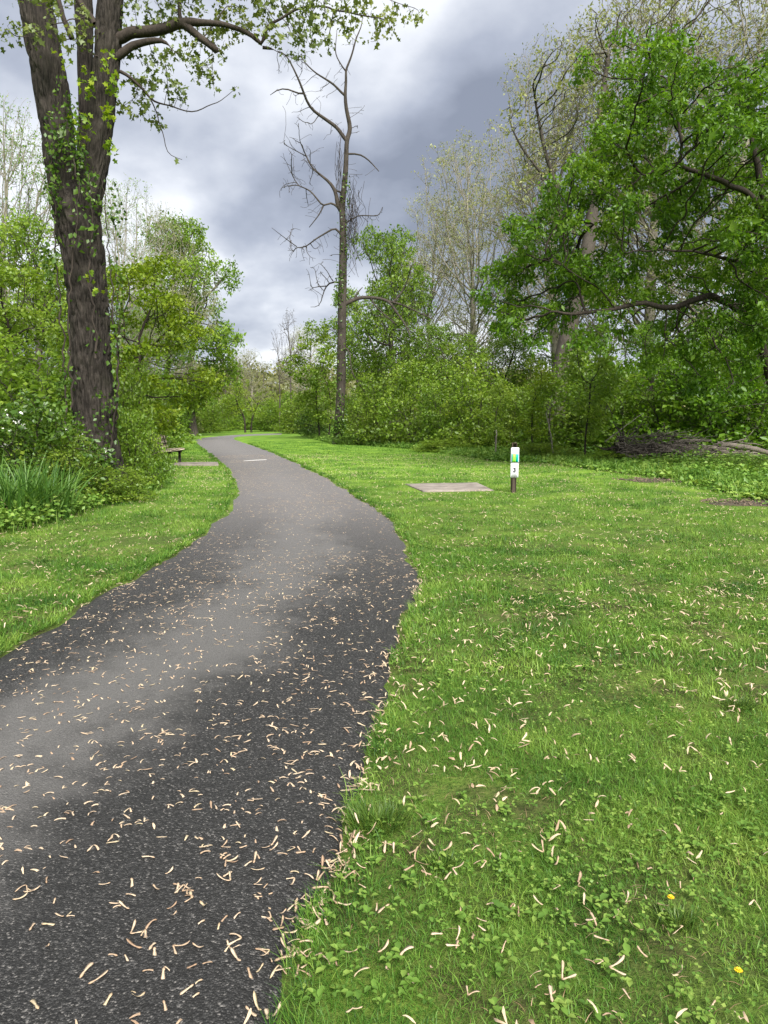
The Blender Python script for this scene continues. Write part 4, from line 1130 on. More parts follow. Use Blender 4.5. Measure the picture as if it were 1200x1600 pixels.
# thick leaning trunk of the tall pale tree behind the shrubs
def leaning_trunk():
    D = 40.0
    root = empty('sycamore_tree', (GX(868, D), D, 0))
    tag(root, 'thick grey leaning trunk of a tall tree seen through the shrubs', 'tree')
    off = np.array(root.location)
    l = np.vstack([[(GX(866, D), D, -0.3, 0.85)], pxline([(868, 640, 15), (876, 580, 13.5), (888, 520, 12.5), (903, 450, 11.5), (918, 390, 10.5), (926, 330, 9), (930, 260, 7), (938, 180, 5), (950, 90, 3)], D)])
    lines = [l, pxline([(904, 450, 6, 0.2), (880, 380, 4.5, 0.3), (870, 300, 3.5, 0.2), (850, 230, 2.6, 0), (835, 150, 1.6, 0)], D), pxline([(926, 330, 5, -0.2), (960, 260, 4, -0.3), (990, 180, 3, -0.5), (1010, 90, 2, -0.7)], D),
             pxline([(870, 300, 2.5), (845, 270, 2), (815, 230, 1.5), (795, 190, 0.8)], D)]
    pos, par, fx = lines_to_nodes(lines, 0.3)
    att = [ball(n_, W(x, y, D + rng.normal()), np.array((r_, r_ * 1.5, r_)) * mpp(D)) for (x, y, r_, n_) in
           [(810, 190, 34, 50), (840, 150, 40, 70), (870, 110, 42, 70), (850, 240, 40, 60), (900, 190, 50, 80), (930, 120, 46, 80), (920, 60, 36, 50), (820, 290, 40, 50), (970, 60, 50, 90), (1010, 30, 50, 90), (880, 300, 46, 50), (1060, 60, 60, 80), (1110, 30, 60, 80)]]
    P, pr = colonize(pos, par, np.vstack(att), 0.3, 0.26, infl=7.0, wob=0.25)
    r, _k = radii(pr, 0.011, 0.3)
    for i, q in fx.items(): r[i] = -q
    mb = MB(); skeleton_mesh(mb, P - off, pr, r, thick_sides=16)
    obj('trunk', mb.mesh('leaning_wood', smooth=True), M['bark_mid'], root)
    A, T = twig_anchors(P, pr, r, 0.016)
    lf = MB(); foliage(lf, A - off, T, per=4, spread=0.2, L=0.15, aspect=0.3, droop=0.0)
    obj('crown', lf.mesh('leaning_crown'), M['pale'], root)
leaning_trunk()

# white blossoms of the bush by the maple
def blossoms():
    par = next(o for o in COL.objects if o.name == 'blossoming_shrub')
    me = par.children[1].data if par.children[1].name.startswith('crown') else par.children[0].data
    co = np.zeros(len(me.vertices) * 3, np.float32); me.vertices.foreach_get('co', co); co = co.reshape(-1, 3)
    h = np.linalg.norm(co[:, :2], axis=1) + co[:, 2]
    pool = np.where((h > np.percentile(h, 72)))[0]
    pick = co[rng.choice(pool, 34)]
    mb = MB()
    for c in pick:
        n_ = rng.integers(1, 4)
        for k in range(n_):
            kites(mb, c + rng.normal(size=(3, 3)) * 0.03, rng.normal(size=(3, 3)), 0.05, 0.022)
    obj('blossoms', mb.mesh('blossoms'), M['blossom'], par)
blossoms()

# ------------------------------------------------------------------ tall grass at the left
def blades(mb, B, H, Wd, lean, az, seg=2, curl=0.6, rnd=None):
    """grass blades from base points B: SEG quads tapering to a tip"""
    n = len(B)
    H = np.broadcast_to(H, (n,)); Wd = np.broadcast_to(Wd, (n,)); lean = np.broadcast_to(lean, (n,))
    d = np.c_[np.cos(az), np.sin(az), np.zeros(n)]
    fa = az + PI / 2 + rng.normal(size=n) * 0.5
    sd = np.c_[np.cos(fa), np.sin(fa), np.zeros(n)]
    rows = []
    for k in range(seg + 1):
        u = k / seg
        out = lean * (u ** 1.7)
        zf = u * (1 - curl * 0.5 * lean * u)
        c = B + d * (out * H)[:, None] + np.c_[np.zeros(n), np.zeros(n), zf * H]
        w_ = (Wd * (1 - u ** 1.6) * (0.75 + 0.25 * min(1, u * 4)))[:, None]
        rows += [c - sd * w_, c + sd * w_] if k < seg else [c]
    v = np.stack(rows, 1).reshape(-1, 3)
    m = 2 * seg + 1
    i = np.arange(n)[:, None] * m
    q = np.concatenate([i + [2 * k, 2 * k + 1, 2 * k + 3, 2 * k + 2] for k in range(seg - 1)]) if seg > 1 else None
    t = i + [2 * seg - 2, 2 * seg - 1, 2 * seg]
    r_ = rng.random(n) if rnd is None else rnd
    mb.add(v, tris=t, quads=q, rnd=np.repeat(r_, m))

def tall_clump(px, D, top_py, half_px, n, label):
    o = empty('tall_grass', (GX(px, D), D, 0))
    h = top_h(top_py, D)
    B = ball(n, (0, 0, 0), np.array((half_px * mpp(D), 0.8, 0.0)))
    mb = MB()
    az = np.arctan2(B[:, 1], B[:, 0]) + rng.normal(size=n) * 1.1
    blades(mb, B, h * rng.uniform(0.55, 1.05, n), 0.015 * rng.uniform(0.6, 1.4, n), rng.uniform(0.15, 0.95, n), az, seg=5, curl=0.9)
    obj('blades', mb.mesh('tall_blades'), M['reed'], o)
    mb = MB()
    dn = n // 14
    B = ball(dn, (0, -0.2, 0), np.array((half_px * mpp(D), 0.8, 0.0)))
    blades(mb, B, rng.uniform(0.2, 0.6, dn), 0.007, rng.uniform(0.6, 1.5, dn), rng.random(dn) * 6.28, seg=3)
    obj('dry_blades', mb.mesh('dry_blades'), M['straw'], o)
    tag(o, label, 'grass clump')
M['straw'] = leaf_mat('dry_straw', (0.16, 0.12, 0.06), (0.28, 0.22, 0.12), (0.40, 0.33, 0.2), trans=0.25)
tall_clump(28, 10.9, 690, 72, 560, 'clump of tall reed-like grass at the left edge before the blossoming shrub')

# ------------------------------------------------------------------ fallen trunk
def fallen_trunk():
    D = 24.5
    root = empty('fallen_trunk', (GX(1070, D), D, 0))
    tag(root, 'fallen grey tree trunk with a tangle of broken branches at the lawn edge', 'log')
    off = np.array(root.location)
    l = pxline([(972, 706, 9, -0.3), (1000, 705, 10, -0.2), (1040, 705, 10, 0), (1085, 706, 9.5, 0.1), (1130, 708, 9, 0.3), (1175, 711, 8, 0.5), (1225, 715, 7, 0.8)], D)
    q = spline(l, 0.06); mb = MB()
    tube(mb, q[:, :3] - off, q[:, 3], 40, ridge=lambda th, P, R: (vnoise(th[None] * 4.0, P[:, 0][:, None] * 1.6, 3) - 0.5) * 0.16 + (vnoise(th[None] * 14, P[:, 0][:, None] * 2.4, 6) - 0.5) * 0.07)
    # broken, hollow end
    c = q[0, :3] - off
    tube(mb, np.array([c + (-0.02, 0, 0), c + (0.3, 0, 0)]), np.array([q[0, 3] * 0.6, q[0, 3] * 0.2]), 16)
    obj('log', mb.mesh('log', smooth=True), M['log'], root)
    for (pts) in ([(1120, 694, 4, -0.2), (1150, 697, 4.5, -0.3), (1185, 703, 4, -0.4), (1215, 712, 3, -0.4)], [(1055, 690, 2.4, 0), (1090, 688, 2.0, 0), (1112, 690, 1.6, -0.1)], [(1015, 690, 3, -0.5), (1040, 700, 3.4, -0.6), (1075, 712, 2.6, -0.7)]):
        q = spline(pxline(pts, D), 0.1); mb = MB()
        tube(mb, q[:, :3] + rng.normal(size=(len(q), 3)) * 0.01 - off, q[:, 3], 7)
        obj('limb', mb.mesh('limb', smooth=True), M['log'], root)
    mb = MB()
    for k in range(240):
        x = 962 + abs(rng.normal()) * 62; y = rng.uniform(682, 716); d = D - 0.15 - rng.random() * 0.8
        a = rng.normal() * 0.9; ln = rng.uniform(14, 50)
        p = [(x + math.cos(a) * ln * u + rng.normal() * 2.0, min(719, y + math.sin(a) * ln * 0.6 * u - 6 * u * (1 - u) + rng.normal() * 1.2), rng.uniform(0.35, 0.95) * (1.1 - 0.6 * u), d - D + rng.normal() * 0.1) for u in np.linspace(0, 1, 5)]
        q = spline(pxline(p, D), 0.15)
        tube(mb, q[:, :3] - off, q[:, 3], 4)
    for k in range(40):
        x = 1010 + rng.random() * 160; y = rng.uniform(690, 712); a = rng.normal() * 0.5; ln = rng.uniform(14, 50); d = D - 0.3
        p = [(x + math.cos(a) * ln * u + rng.normal() * 1.5, min(718, y + math.sin(a) * ln * 0.5 * u + rng.normal()), rng.uniform(0.4, 0.9), d - D) for u in np.linspace(0, 1, 4)]
        q = spline(pxline(p, D), 0.15)
        tube(mb, q[:, :3] - off, q[:, 3], 4)
    o = obj('branch_tangle', mb.mesh('branch_tangle', smooth=True), M['log'], root); o['kind'] = 'stuff'
    # upturned root plate
    mb = MB()
    for k in range(60):
        a = rng.random() * 6.28; p0_ = W(974 + rng.normal() * 5, 702 + rng.normal() * 5, D - 0.2) - off
        v_ = np.array((-0.35 + rng.normal() * 0.5, -0.2 + rng.normal() * 0.4, rng.normal() * 0.5))
        q = spline(np.array([p0_, p0_ + v_ * 0.4 + rng.normal(size=3) * 0.06, p0_ + v_ * rng.uniform(0.5, 0.9)]), 0.1)
        q[:, 2] = np.maximum(q[:, 2], 0.02)
        tube(mb, q, np.linspace(0.035, 0.008, len(q)), 4)
    o = obj('root_tangle', mb.mesh('root_tangle', smooth=True), M['bark_dark'], root); o['kind'] = 'stuff'
M['log'] = bark_mat('weathered_log', (0.030, 0.026, 0.023), (0.230, 0.200, 0.175), 2.2, 1.0, 0.9)
fallen_trunk()
def stick(pts, D, label):
    q = spline(pxline(pts, D), 0.12); mb = MB()
    q0 = q[0, :3].copy(); q0[2] = 0
    tube(mb, q[:, :3] + rng.normal(size=(len(q), 3)) * 0.008 - q0, q[:, 3], 5)
    o = obj('leaning_stick', mb.mesh('stick', smooth=True), M['bark_pale']); o.location = q0
    tag(o, label, 'stick', 'pale dead sticks by the number post')
stick([(866, 722, 1.2), (862, 690, 1.1), (858, 665, 1.0), (853, 645, 0.8)], 26.6, 'pale broken stick standing right of the number post')
stick([(774, 712, 1.3), (775, 690, 1.2), (776, 672, 1.0)], 29.0, 'short pale stub left behind the number post')
stick([(945, 690, 0.8), (965, 675, 0.8), (985, 660, 0.7), (1005, 645, 0.5)], 25.2, 'thin pale dead branch slanting above the fallen trunk')

# ------------------------------------------------------------------ number post
def number_post():
    b = G(802, 769.5)
    root = empty('number_post', (b[0], b[1], 0), math.radians(4))
    tag(root, 'short dark wooden post with two small plates, the lower reading 3', 'sign post')
    D = b[1]; m_ = mpp(D)
    mb = MB(); box(mb, (0, 0, 0.46), (0.098, 0.098, 1.08), bev=0.012)
    obj('post', mb.mesh('post'), plain_mat('dark_post_wood', (0.035, 0.026, 0.018), (0.095, 0.072, 0.050), 14, 0.9, 0.6, (1, 1, 0.12)), root)
    def plate(w, h, r=0.018, t=0.004, seg=5):
        out = []
        for cx, cz, a0 in ((w / 2 - r, h / 2 - r, 0), (-w / 2 + r, h / 2 - r, PI / 2), (-w / 2 + r, -h / 2 + r, PI), (w / 2 - r, -h / 2 + r, 1.5 * PI)):
            for k in range(seg): a = a0 + PI / 2 * k / (seg - 1); out.append((cx + r * math.cos(a), cz + r * math.sin(a)))
        n = len(out); v = [(x, -t, z) for x, z in out] + [(x, 0, z) for x, z in out] + [(0, -t, 0), (0, 0, 0)]
        tr = [(2 * n, k, (k + 1) % n) for k in range(n)] + [(2 * n + 1, n + (k + 1) % n, n + k) for k in range(n)]
        qd = [(k, n + k, n + (k + 1) % n, (k + 1) % n) for k in range(n)]
        mb_ = MB(); mb_.add(v, tris=tr, quads=qd); return mb_
    zt = top_h(699, D); zj = top_h(723.3, D); zb = top_h(746, D)
    white = plain_mat('white_plate', (0.56, 0.585, 0.63), (0.64, 0.66, 0.70), 9, 0.45)
    def flat(name, w, h, x, z, c, parent, t=0.0012, r=0.002):
        o = obj(name, plate(w, h, r, t, 3).mesh(name), plain_mat(name + '_print', c, tuple(q * 1.1 for q in c), 9, 0.5), parent)
        o.location = (x, -0.0042, z); return o
    hu = zt - zj - 0.004
    up = obj('upper_plate', plate(0.165, hu).mesh('upper_plate'), white, root); up.location = (0.004, -0.052, (zt + zj) / 2)
    k = hu / 24.0
    flat('printed_line', 0.118, 0.016, 0, hu * 0.335, (0.10, 0.13, 0.22), up)
    flat('printed_line', 0.104, 0.013, 0, hu * 0.235, (0.13, 0.16, 0.25), up)
    flat('map_panel', 0.142, hu * 0.53, 0, -hu * 0.19, (0.01, 0.30, 0.36), up)
    o = flat('map_panel', 0.062, hu * 0.54, -0.016, -hu * 0.185, (0.22, 0.55, 0.045), up); o.location.y -= 0.0012
    o = flat('map_panel', 0.030, hu * 0.52, 0.032, -hu * 0.19, (0.0, 0.28, 0.15), up); o.location.y -= 0.0012
    o = flat('map_panel', 0.014, hu * 0.52, -0.057, -hu * 0.19, (0.01, 0.22, 0.16), up); o.location.y -= 0.0012
    mb = MB(); mb.add([(-0.010, -0.002, -0.008), (0.010, -0.002, -0.008), (0, -0.002, 0.010)], tris=[(0, 1, 2)])
    mk = obj('emblem', mb.mesh('emblem'), plain_mat('emblem_print', (0.03, 0.04, 0.07), (0.05, 0.06, 0.09), 9, 0.5), up); mk.location = (0.0, -0.0044, hu * 0.43)
    lo = obj('lower_plate', plate(0.160, zj - zb).mesh('lower_plate'), white, root); lo.location = (0.0, -0.0525, (zj + zb) / 2)
    for p_, zs in ((up, (hu * 0.44, -hu * 0.42)), (lo, (hu * 0.42, -hu * 0.42))):
        for z in zs[(1 if p_ is up else 0):]:
            mb = MB(); tube(mb, np.array([(0, -0.003, 0), (0, -0.008, 0)]), 0.006, 8)
            s_ = obj('screw', mb.mesh('screw'), M['bark_dark'], p_); s_.location = (0, 0, z)
    fc = bpy.data.curves.new('digit', 'FONT'); fc.body = '3'; fc.size = 0.125; fc.align_x = 'CENTER'; fc.align_y = 'CENTER'; fc.extrude = 0.0012; fc.offset = 0.006
    tmp = bpy.data.objects.new('digit_curve', fc); COL.objects.link(tmp)
    bpy.context.view_layer.update()
    me = bpy.data.meshes.new_from_object(tmp.evaluated_get(bpy.context.evaluated_depsgraph_get()))
    bpy.data.objects.remove(tmp)
    me.materials.clear()
    d_ = obj('digit', me, plain_mat('black_print', (0.01, 0.01, 0.012), (0.015, 0.015, 0.018), 9, 0.5), lo)
    d_.rotation_euler = (PI / 2, 0, 0); d_.location = (0, -0.0062, 0.004)
number_post()

# ------------------------------------------------------------------ bench
def bench():
    x0 = GX(262, 23.5); D = 23.6
    root = empty('park_bench', (x0, D, 0.02), 0)
    tag(root, 'weathered wooden bench seen end-on beside the concrete slab', 'bench')
    wd = plain_mat('weathered_plank', (0.55, 0.45, 0.35), (0.74, 0.64, 0.53), 6, 0.85, 0.3, (6, 0.5, 6))
    dk = plain_mat('dark_bench_frame', (0.030, 0.026, 0.022), (0.07, 0.06, 0.05), 12, 0.8, 0.3)
    for k in range(3):
        mb = MB(); box(mb, (-0.16 + 0.17 * k, 0, 0.44 + 0.008 * k), (0.155, 1.6, 0.055), bev=0.008)
        obj('seat_plank', mb.mesh('seat_plank'), wd, root)
    for k in range(3):
        R_ = rot_y(-0.28)
        mb = MB(); box(mb, (-0.31 - 0.045 * k, 0, 0.56 + 0.15 * k), (0.045, 1.6, 0.13), rot=R_, bev=0.008)
        obj('back_plank', mb.mesh('back_plank'), wd, root)
    for y in (-0.6, 0.6):
        mb = MB(); box(mb, (0.14, y, 0.19), (0.07, 0.07, 0.44), bev=0.006); obj('leg', mb.mesh('leg'), dk, root)
        mb = MB(); box(mb, (-0.20, y, 0.19), (0.07, 0.07, 0.44), bev=0.006); obj('leg', mb.mesh('leg'), dk, root)
        mb = MB(); box(mb, (-0.325, y, 0.64), (0.04, 0.06, 0.62), rot=rot_y(-0.28), bev=0.006); obj('back_support', mb.mesh('back_support'), dk, root)
        mb = MB(); box(mb, (-0.02, y, 0.385), (0.5, 0.06, 0.05), bev=0.006); obj('rail', mb.mesh('rail'), dk, root)
bench()

# small white stake at the far lawn edge
def stake():
    b = G(482, 678.5)
    root = empty('white_stake', (b[0], b[1], 0)); tag(root, 'small white stake at the far lawn edge left of the dead tree', 'stake')
    h = 7.5 * mpp(b[1])
    mb = MB(); box(mb, (0, 0, h * 0.42), (0.09, 0.09, h), bev=0.01); obj('shaft', mb.mesh('shaft'), M['blossom'], root)
    mb = MB(); mb.add([(-.045, -.045, 0), (.045, -.045, 0), (.045, .045, 0), (-.045, .045, 0), (0, 0, .05)], tris=[(0, 1, 4), (1, 2, 4), (2, 3, 4), (3, 0, 4)])
    t_ = obj('tip', mb.mesh('tip'), M['blossom'], root); t_.location = (0, 0, h * 0.92)
stake()

# ------------------------------------------------------------------ wooded rise beyond the bend
def hills():
    xs, ys = np.linspace(-190, 260, 60), np.linspace(105, 330, 30)
    X, Y = np.meshgrid(xs, ys)
    u = np.clip((Y - 112) / 120, 0, 1)
    Z = (u * u * (3 - 2 * u)) * (11 + 5 * (vnoise(X * 0.02 + 4, Y * 0.02) - 0.5) * 2) - 0.4
    mb = MB(); nx = len(xs)
    i = np.arange(len(ys) - 1)[:, None] * nx; j = np.arange(nx - 1)[None]
    mb.add(np.stack([X, Y, Z], -1).reshape(-1, 3), quads=np.stack([i + j, i + j + 1, i + nx + j + 1, i + nx + j], -1).reshape(-1, 4))
    tag(obj('hill', mb.mesh('hill', smooth=True), plain_mat('hill_floor', (0.05, 0.06, 0.025), (0.10, 0.10, 0.05), 0.4, 1.0)), 'low wooded rise far behind the bend', kind='structure')
    n = 2600
    x = rng.uniform(-180, 250, n); y = 112 + 170 * rng.random(n) ** 1.4
    uu = np.clip((y - 112) / 120, 0, 1); z = (uu * uu * (3 - 2 * uu)) * (11 + 5 * (vnoise(x * 0.02 + 4, y * 0.02) - 0.5) * 2)
    hgt = rng.uniform(4, 9.5, n)
    lf = MB()
    A = np.repeat(np.c_[x, y, z + hgt * 0.55], 32, axis=0); hh = np.repeat(hgt, 32)
    d = nrm(rng.normal(size=A.shape)) * (rng.random(len(A)) ** 0.5)[:, None]
    C = A + d * np.c_[hh * 0.42, hh * 0.42, hh * 0.5]
    tint = np.repeat(rng.random(n), 32)
    kites(lf, C, rng.normal(size=C.shape) - (0, 0, 0.2), 0.85, 0.34, up=1.0, clump=tint)
    st = MB()
    for k in range(0, n, 5):
        b_ = np.array((x[k], y[k], z[k]))
        tube(st, np.array([b_ - (0, 0, 0.3), b_ + (rng.normal() * 0.3, 0, hgt[k] * 0.5), b_ + (rng.normal() * 0.6, 0, hgt[k] * 0.95)]), np.array([0.22, 0.14, 0.03]), 4)
    M['far'] = leaf_mat('far_wood_leaves', (0.075, 0.115, 0.030), (0.125, 0.165, 0.050), (0.190, 0.215, 0.085), trans=0.4)
    tag(obj('far_woods', lf.mesh('far_woods'), M['far']), 'far woods in new leaf on the rise beyond the bend', kind='stuff')
    tag(obj('far_woods_trunks', st.mesh('far_woods_trunks'), M['bark_mid']), 'thin trunks of the far woods on the rise', kind='stuff')
hills()

# ------------------------------------------------------------------ lawn
def sector(n, r0, r1, half_px=700):
    """random ground points of the lawn between R0 and R1 metres out: N in the wedge ahead, and a thinner margin on both sides of it"""
    tn = half_px / LENS_PX
    area = math.atan(tn) * (r1 * r1 - r0 * r0)
    dens = n / area
    side = 1.8                                            # metres of margin
    y0, y1 = 0.0, r1
    m = int(dens * (y1 - y0) * 2 * (tn * r1 + side))
    x = rng.uniform(-(tn * r1 + side), tn * r1 + side, m); y = rng.uniform(y0, y1, m)
    r = np.hypot(x, y)
    inner = (np.abs(x) < tn * np.maximum(y, 0.01)) & (r >= r0) & (r < r1)
    rim = ~inner & (np.abs(x) < tn * y + side) & (r >= max(0.5, r0 if r0 > 1.5 else 0.5)) & (r < r1) & (rng.random(m) < (0.34 if r1 < 9 else 0.6))
    k = inner | rim
    return np.c_[x, y][k]
def clear_of(P, *polys):
    k = np.ones(len(P), bool)
    for p in polys: k &= ~inside(p, P)
    return P[k]
SOIL_POLYS = []
PAD_IN = PAD.mean(0) + (PAD - PAD.mean(0)) * 0.95
SLAB_IN = SLAB.mean(0) + (SLAB - SLAB.mean(0)) * 0.95
for c_, rx, ry in SOILS:
    th = np.linspace(0, 2 * PI, 14)[:-1]
    SOIL_POLYS.append(c_ + np.c_[np.cos(th) * rx, np.sin(th) * ry] * 0.4)

def clear_mask(P):
    k = np.ones(len(P), bool)
    for p in SOIL_POLYS: k &= ~inside(p, P)
    return k

def lawn():
    mb = MB()
    def band(n, r0, r1, h, w, seg, lean=0.8):
        P = clear_of(sector(n, r0, r1), PATH_POLY, PAD_IN, SLAB_IN, *SOIL_POLYS)
        # tufty: thin out by noise
        d = vnoise(P[:, 0] * 2.2 + 40, P[:, 1] * 2.2 + 40) * 0.6 + vnoise(P[:, 0] * 7, P[:, 1] * 7 + 11) * 0.4
        P = P[rng.random(len(P)) < np.clip(d * 2.7 - 0.5, 0.10, 1)]
        d = vnoise(P[:, 0] * 2.2 + 40, P[:, 1] * 2.2 + 40)
        m = len(P)
        B = np.c_[P, ground_z(P[:, 0], P[:, 1]) - 0.004]
        hs = h * np.exp(rng.normal(size=m) * 0.35) * (0.4 + 1.15 * d)
        rn = np.clip(0.55 * rng.random(m) + 0.45 * vnoise(P[:, 0] * 4.5, P[:, 1] * 4.5 + 70), 0, 1)
        blades(mb, B, hs, w * rng.uniform(0.6, 1.3, m), lean * rng.uniform(0.2, 1.6, m), rng.random(m) * 6.28, seg=seg, rnd=rn)
        return m
    c = [band(165000, 1.35, 4.2, 0.024, 0.0015, 2, 1.0), band(128000, 4.2, 8.5, 0.036, 0.0030, 2, 0.8), band(135000, 8.5, 18, 0.042, 0.0062, 1, 0.7), band(130000, 18, 46, 0.05, 0.014, 1, 0.6)]
    # dry thatch among the near blades
    P = clear_of(sector(16000, 1.35, 9.0), PATH_POLY)
    P = P[rng.random(len(P)) < np.clip(1.3 - 2.0 * vnoise(P[:, 0] * 2.2 + 40, P[:, 1] * 2.2 + 40), 0.05, 1)]
    tb = MB(); m = len(P)
    blades(tb, np.c_[P, np.full(m, 0.004)], 0.02 * rng.uniform(0.6, 1.6, m), 0.0014, rng.uniform(1.0, 2.4, m), rng.random(m) * 6.28, seg=2)
    tag(obj('dry_thatch', tb.mesh('dry_thatch'), M['straw']), 'dry straw-coloured thatch between the near grass blades', kind='stuff')
    # broader blades here and there
    P = clear_of(sector(9000, 1.35, 9.0), PATH_POLY)
    P = P[vnoise(P[:, 0] * 1.7 + 4, P[:, 1] * 1.7 + 14) + 0.25 * rng.random(len(P)) > 0.68]; m = len(P)
    blades(mb, np.c_[P, np.full(m, -0.004)], 0.045 * rng.uniform(0.5, 1.4, m), 0.0028 * rng.uniform(0.7, 1.3, m), rng.uniform(0.3, 1.5, m), rng.random(m) * 6.28, seg=3, rnd=rng.random(m) * 0.5)
    print('blades', c, mb.n)
    o = tag(obj('lawn_grass', mb.mesh('lawn_grass'), M['grass']), 'short mown green grass of the lawn', kind='stuff')
lawn()

def edge_grass():
    """longer grass leaning over both edges of the path"""
    mb = MB()
    for E, sgn in ((R_ED, 1), (L_ED, -1)):
        s = np.r_[0, np.cumsum(np.linalg.norm(np.diff(E, axis=0), axis=1))]
        n = 21000
        u = (rng.random(n) ** 1.6) * min(s[-1], 46)
        u = u + 6.0
        P = np.c_[np.interp(u, s, E[:, 0]), np.interp(u, s, E[:, 1])]
        t = np.gradient(E, axis=0); t /= np.linalg.norm(t, axis=1)[:, None]
        ti = np.clip(np.searchsorted(s, u), 0, len(E) - 1)
        nn = np.c_[t[ti, 1], -t[ti, 0]] * sgn
        P = P + nn * (np.abs(rng.normal(size=n)) * 0.07 - 0.022)[:, None]
        keep = vnoise(u * 3, sgn * 5 + 20) + rng.random(n) * 0.5 > 0.55
        P = P[keep]; nn = nn[keep]
        d = np.hypot(P[:, 0], P[:, 1]); m = len(P)
        w_ = np.clip(0.0009 + d * 0.00028, 0.0012, 0.01)
        az = np.arctan2(-nn[:, 1], -nn[:, 0]) + rng.normal(size=m) * 1.2
        blades(mb, np.c_[P, np.full(m, -0.004)], 0.045 * np.exp(rng.normal(size=m) * 0.35), w_, rng.uniform(0.3, 1.3, m), az, seg=2)
    tag(obj('edge_grass', mb.mesh('edge_grass'), M['grass']), 'longer grass spilling over both edges of the asphalt', kind='stuff')
edge_grass()

def weeds():
    """broad-leaved rosettes scattered through the near lawn"""
    mb = MB()
    P = clear_of(np.vstack([sector(9000, 1.4, 12.0), sector(1300, 1.4, 4.5)]), PATH_POLY, PAD)
    d = vnoise(P[:, 0] * 1.6 + 9, P[:, 1] * 1.6 + 2)
    P = P[rng.random(len(P)) < np.clip((d - 0.40) * 3, 0.05, 1)]
    for p in P:
        k = rng.integers(3, 8); a = rng.random() * 6.28 + np.arange(k) * 2.4
        L = rng.uniform(0.010, 0.028) * (1.3 if rng.random() < 0.12 else 1)
        C = np.tile((p[0], p[1], 0.006 + rng.random() * 0.018), (k, 1)) + rng.normal(size=(k, 3)) * (0.010, 0.010, 0.003)
        D_ = np.c_[np.cos(a), np.sin(a), rng.uniform(0.1, 0.7, k)]
        Ls = L * rng.uniform(0.7, 1.2, k)
        # blade of six triangles with a raised rim
        Dn = nrm(D_); Sd = nrm(np.cross(Dn, (0, 0, 1.0))); U_ = np.cross(Sd, Dn)
        pr_ = [(0, 0), (0.3, 0.26), (0.65, 0.30), (1.0, 0), (0.65, -0.30), (0.3, -0.26), (0.5, 0)]
        v = np.stack([C + Dn * (Ls * y)[:, None] + Sd * (Ls * x)[:, None] + U_ * (Ls * (0.16 * abs(x) / 0.3 - 0.22 * y * y))[:, None] for y, x in pr_], 1).reshape(-1, 3)
        i = np.arange(k)[:, None] * 7
        mb.add(v, tris=np.concatenate([i + list(f) for f in ((0, 1, 6), (1, 2, 6), (2, 3, 6), (3, 4, 6), (4, 5, 6), (5, 0, 6))]), rnd=np.repeat(np.clip(rng.random(k) * 0.6 + rng.random() * 0.4, 0, 1), 7))
    # clover-like speckle
    Q = clear_of(sector(15000, 1.4, 9.0), PATH_POLY)
    d = vnoise(Q[:, 0] * 2.1 + 19, Q[:, 1] * 2.1 + 12)
    Q = Q[rng.random(len(Q)) < np.clip((d - 0.45) * 4, 0, 1)]
    for j in range(3):
        a = rng.random(len(Q)) * 0.6 + j * 2.09
        C = np.c_[Q, 0.014 + rng.random(len(Q)) * 0.02]
        kites(mb, C, np.c_[np.cos(a), np.sin(a), np.full(len(Q), 0.1)], 0.013, 0.006, up=3.0)
    tag(obj('lawn_weeds', mb.mesh('lawn_weeds'), M['weed']), 'small broad-leaved weeds scattered through the near lawn', kind='stuff')
weeds()

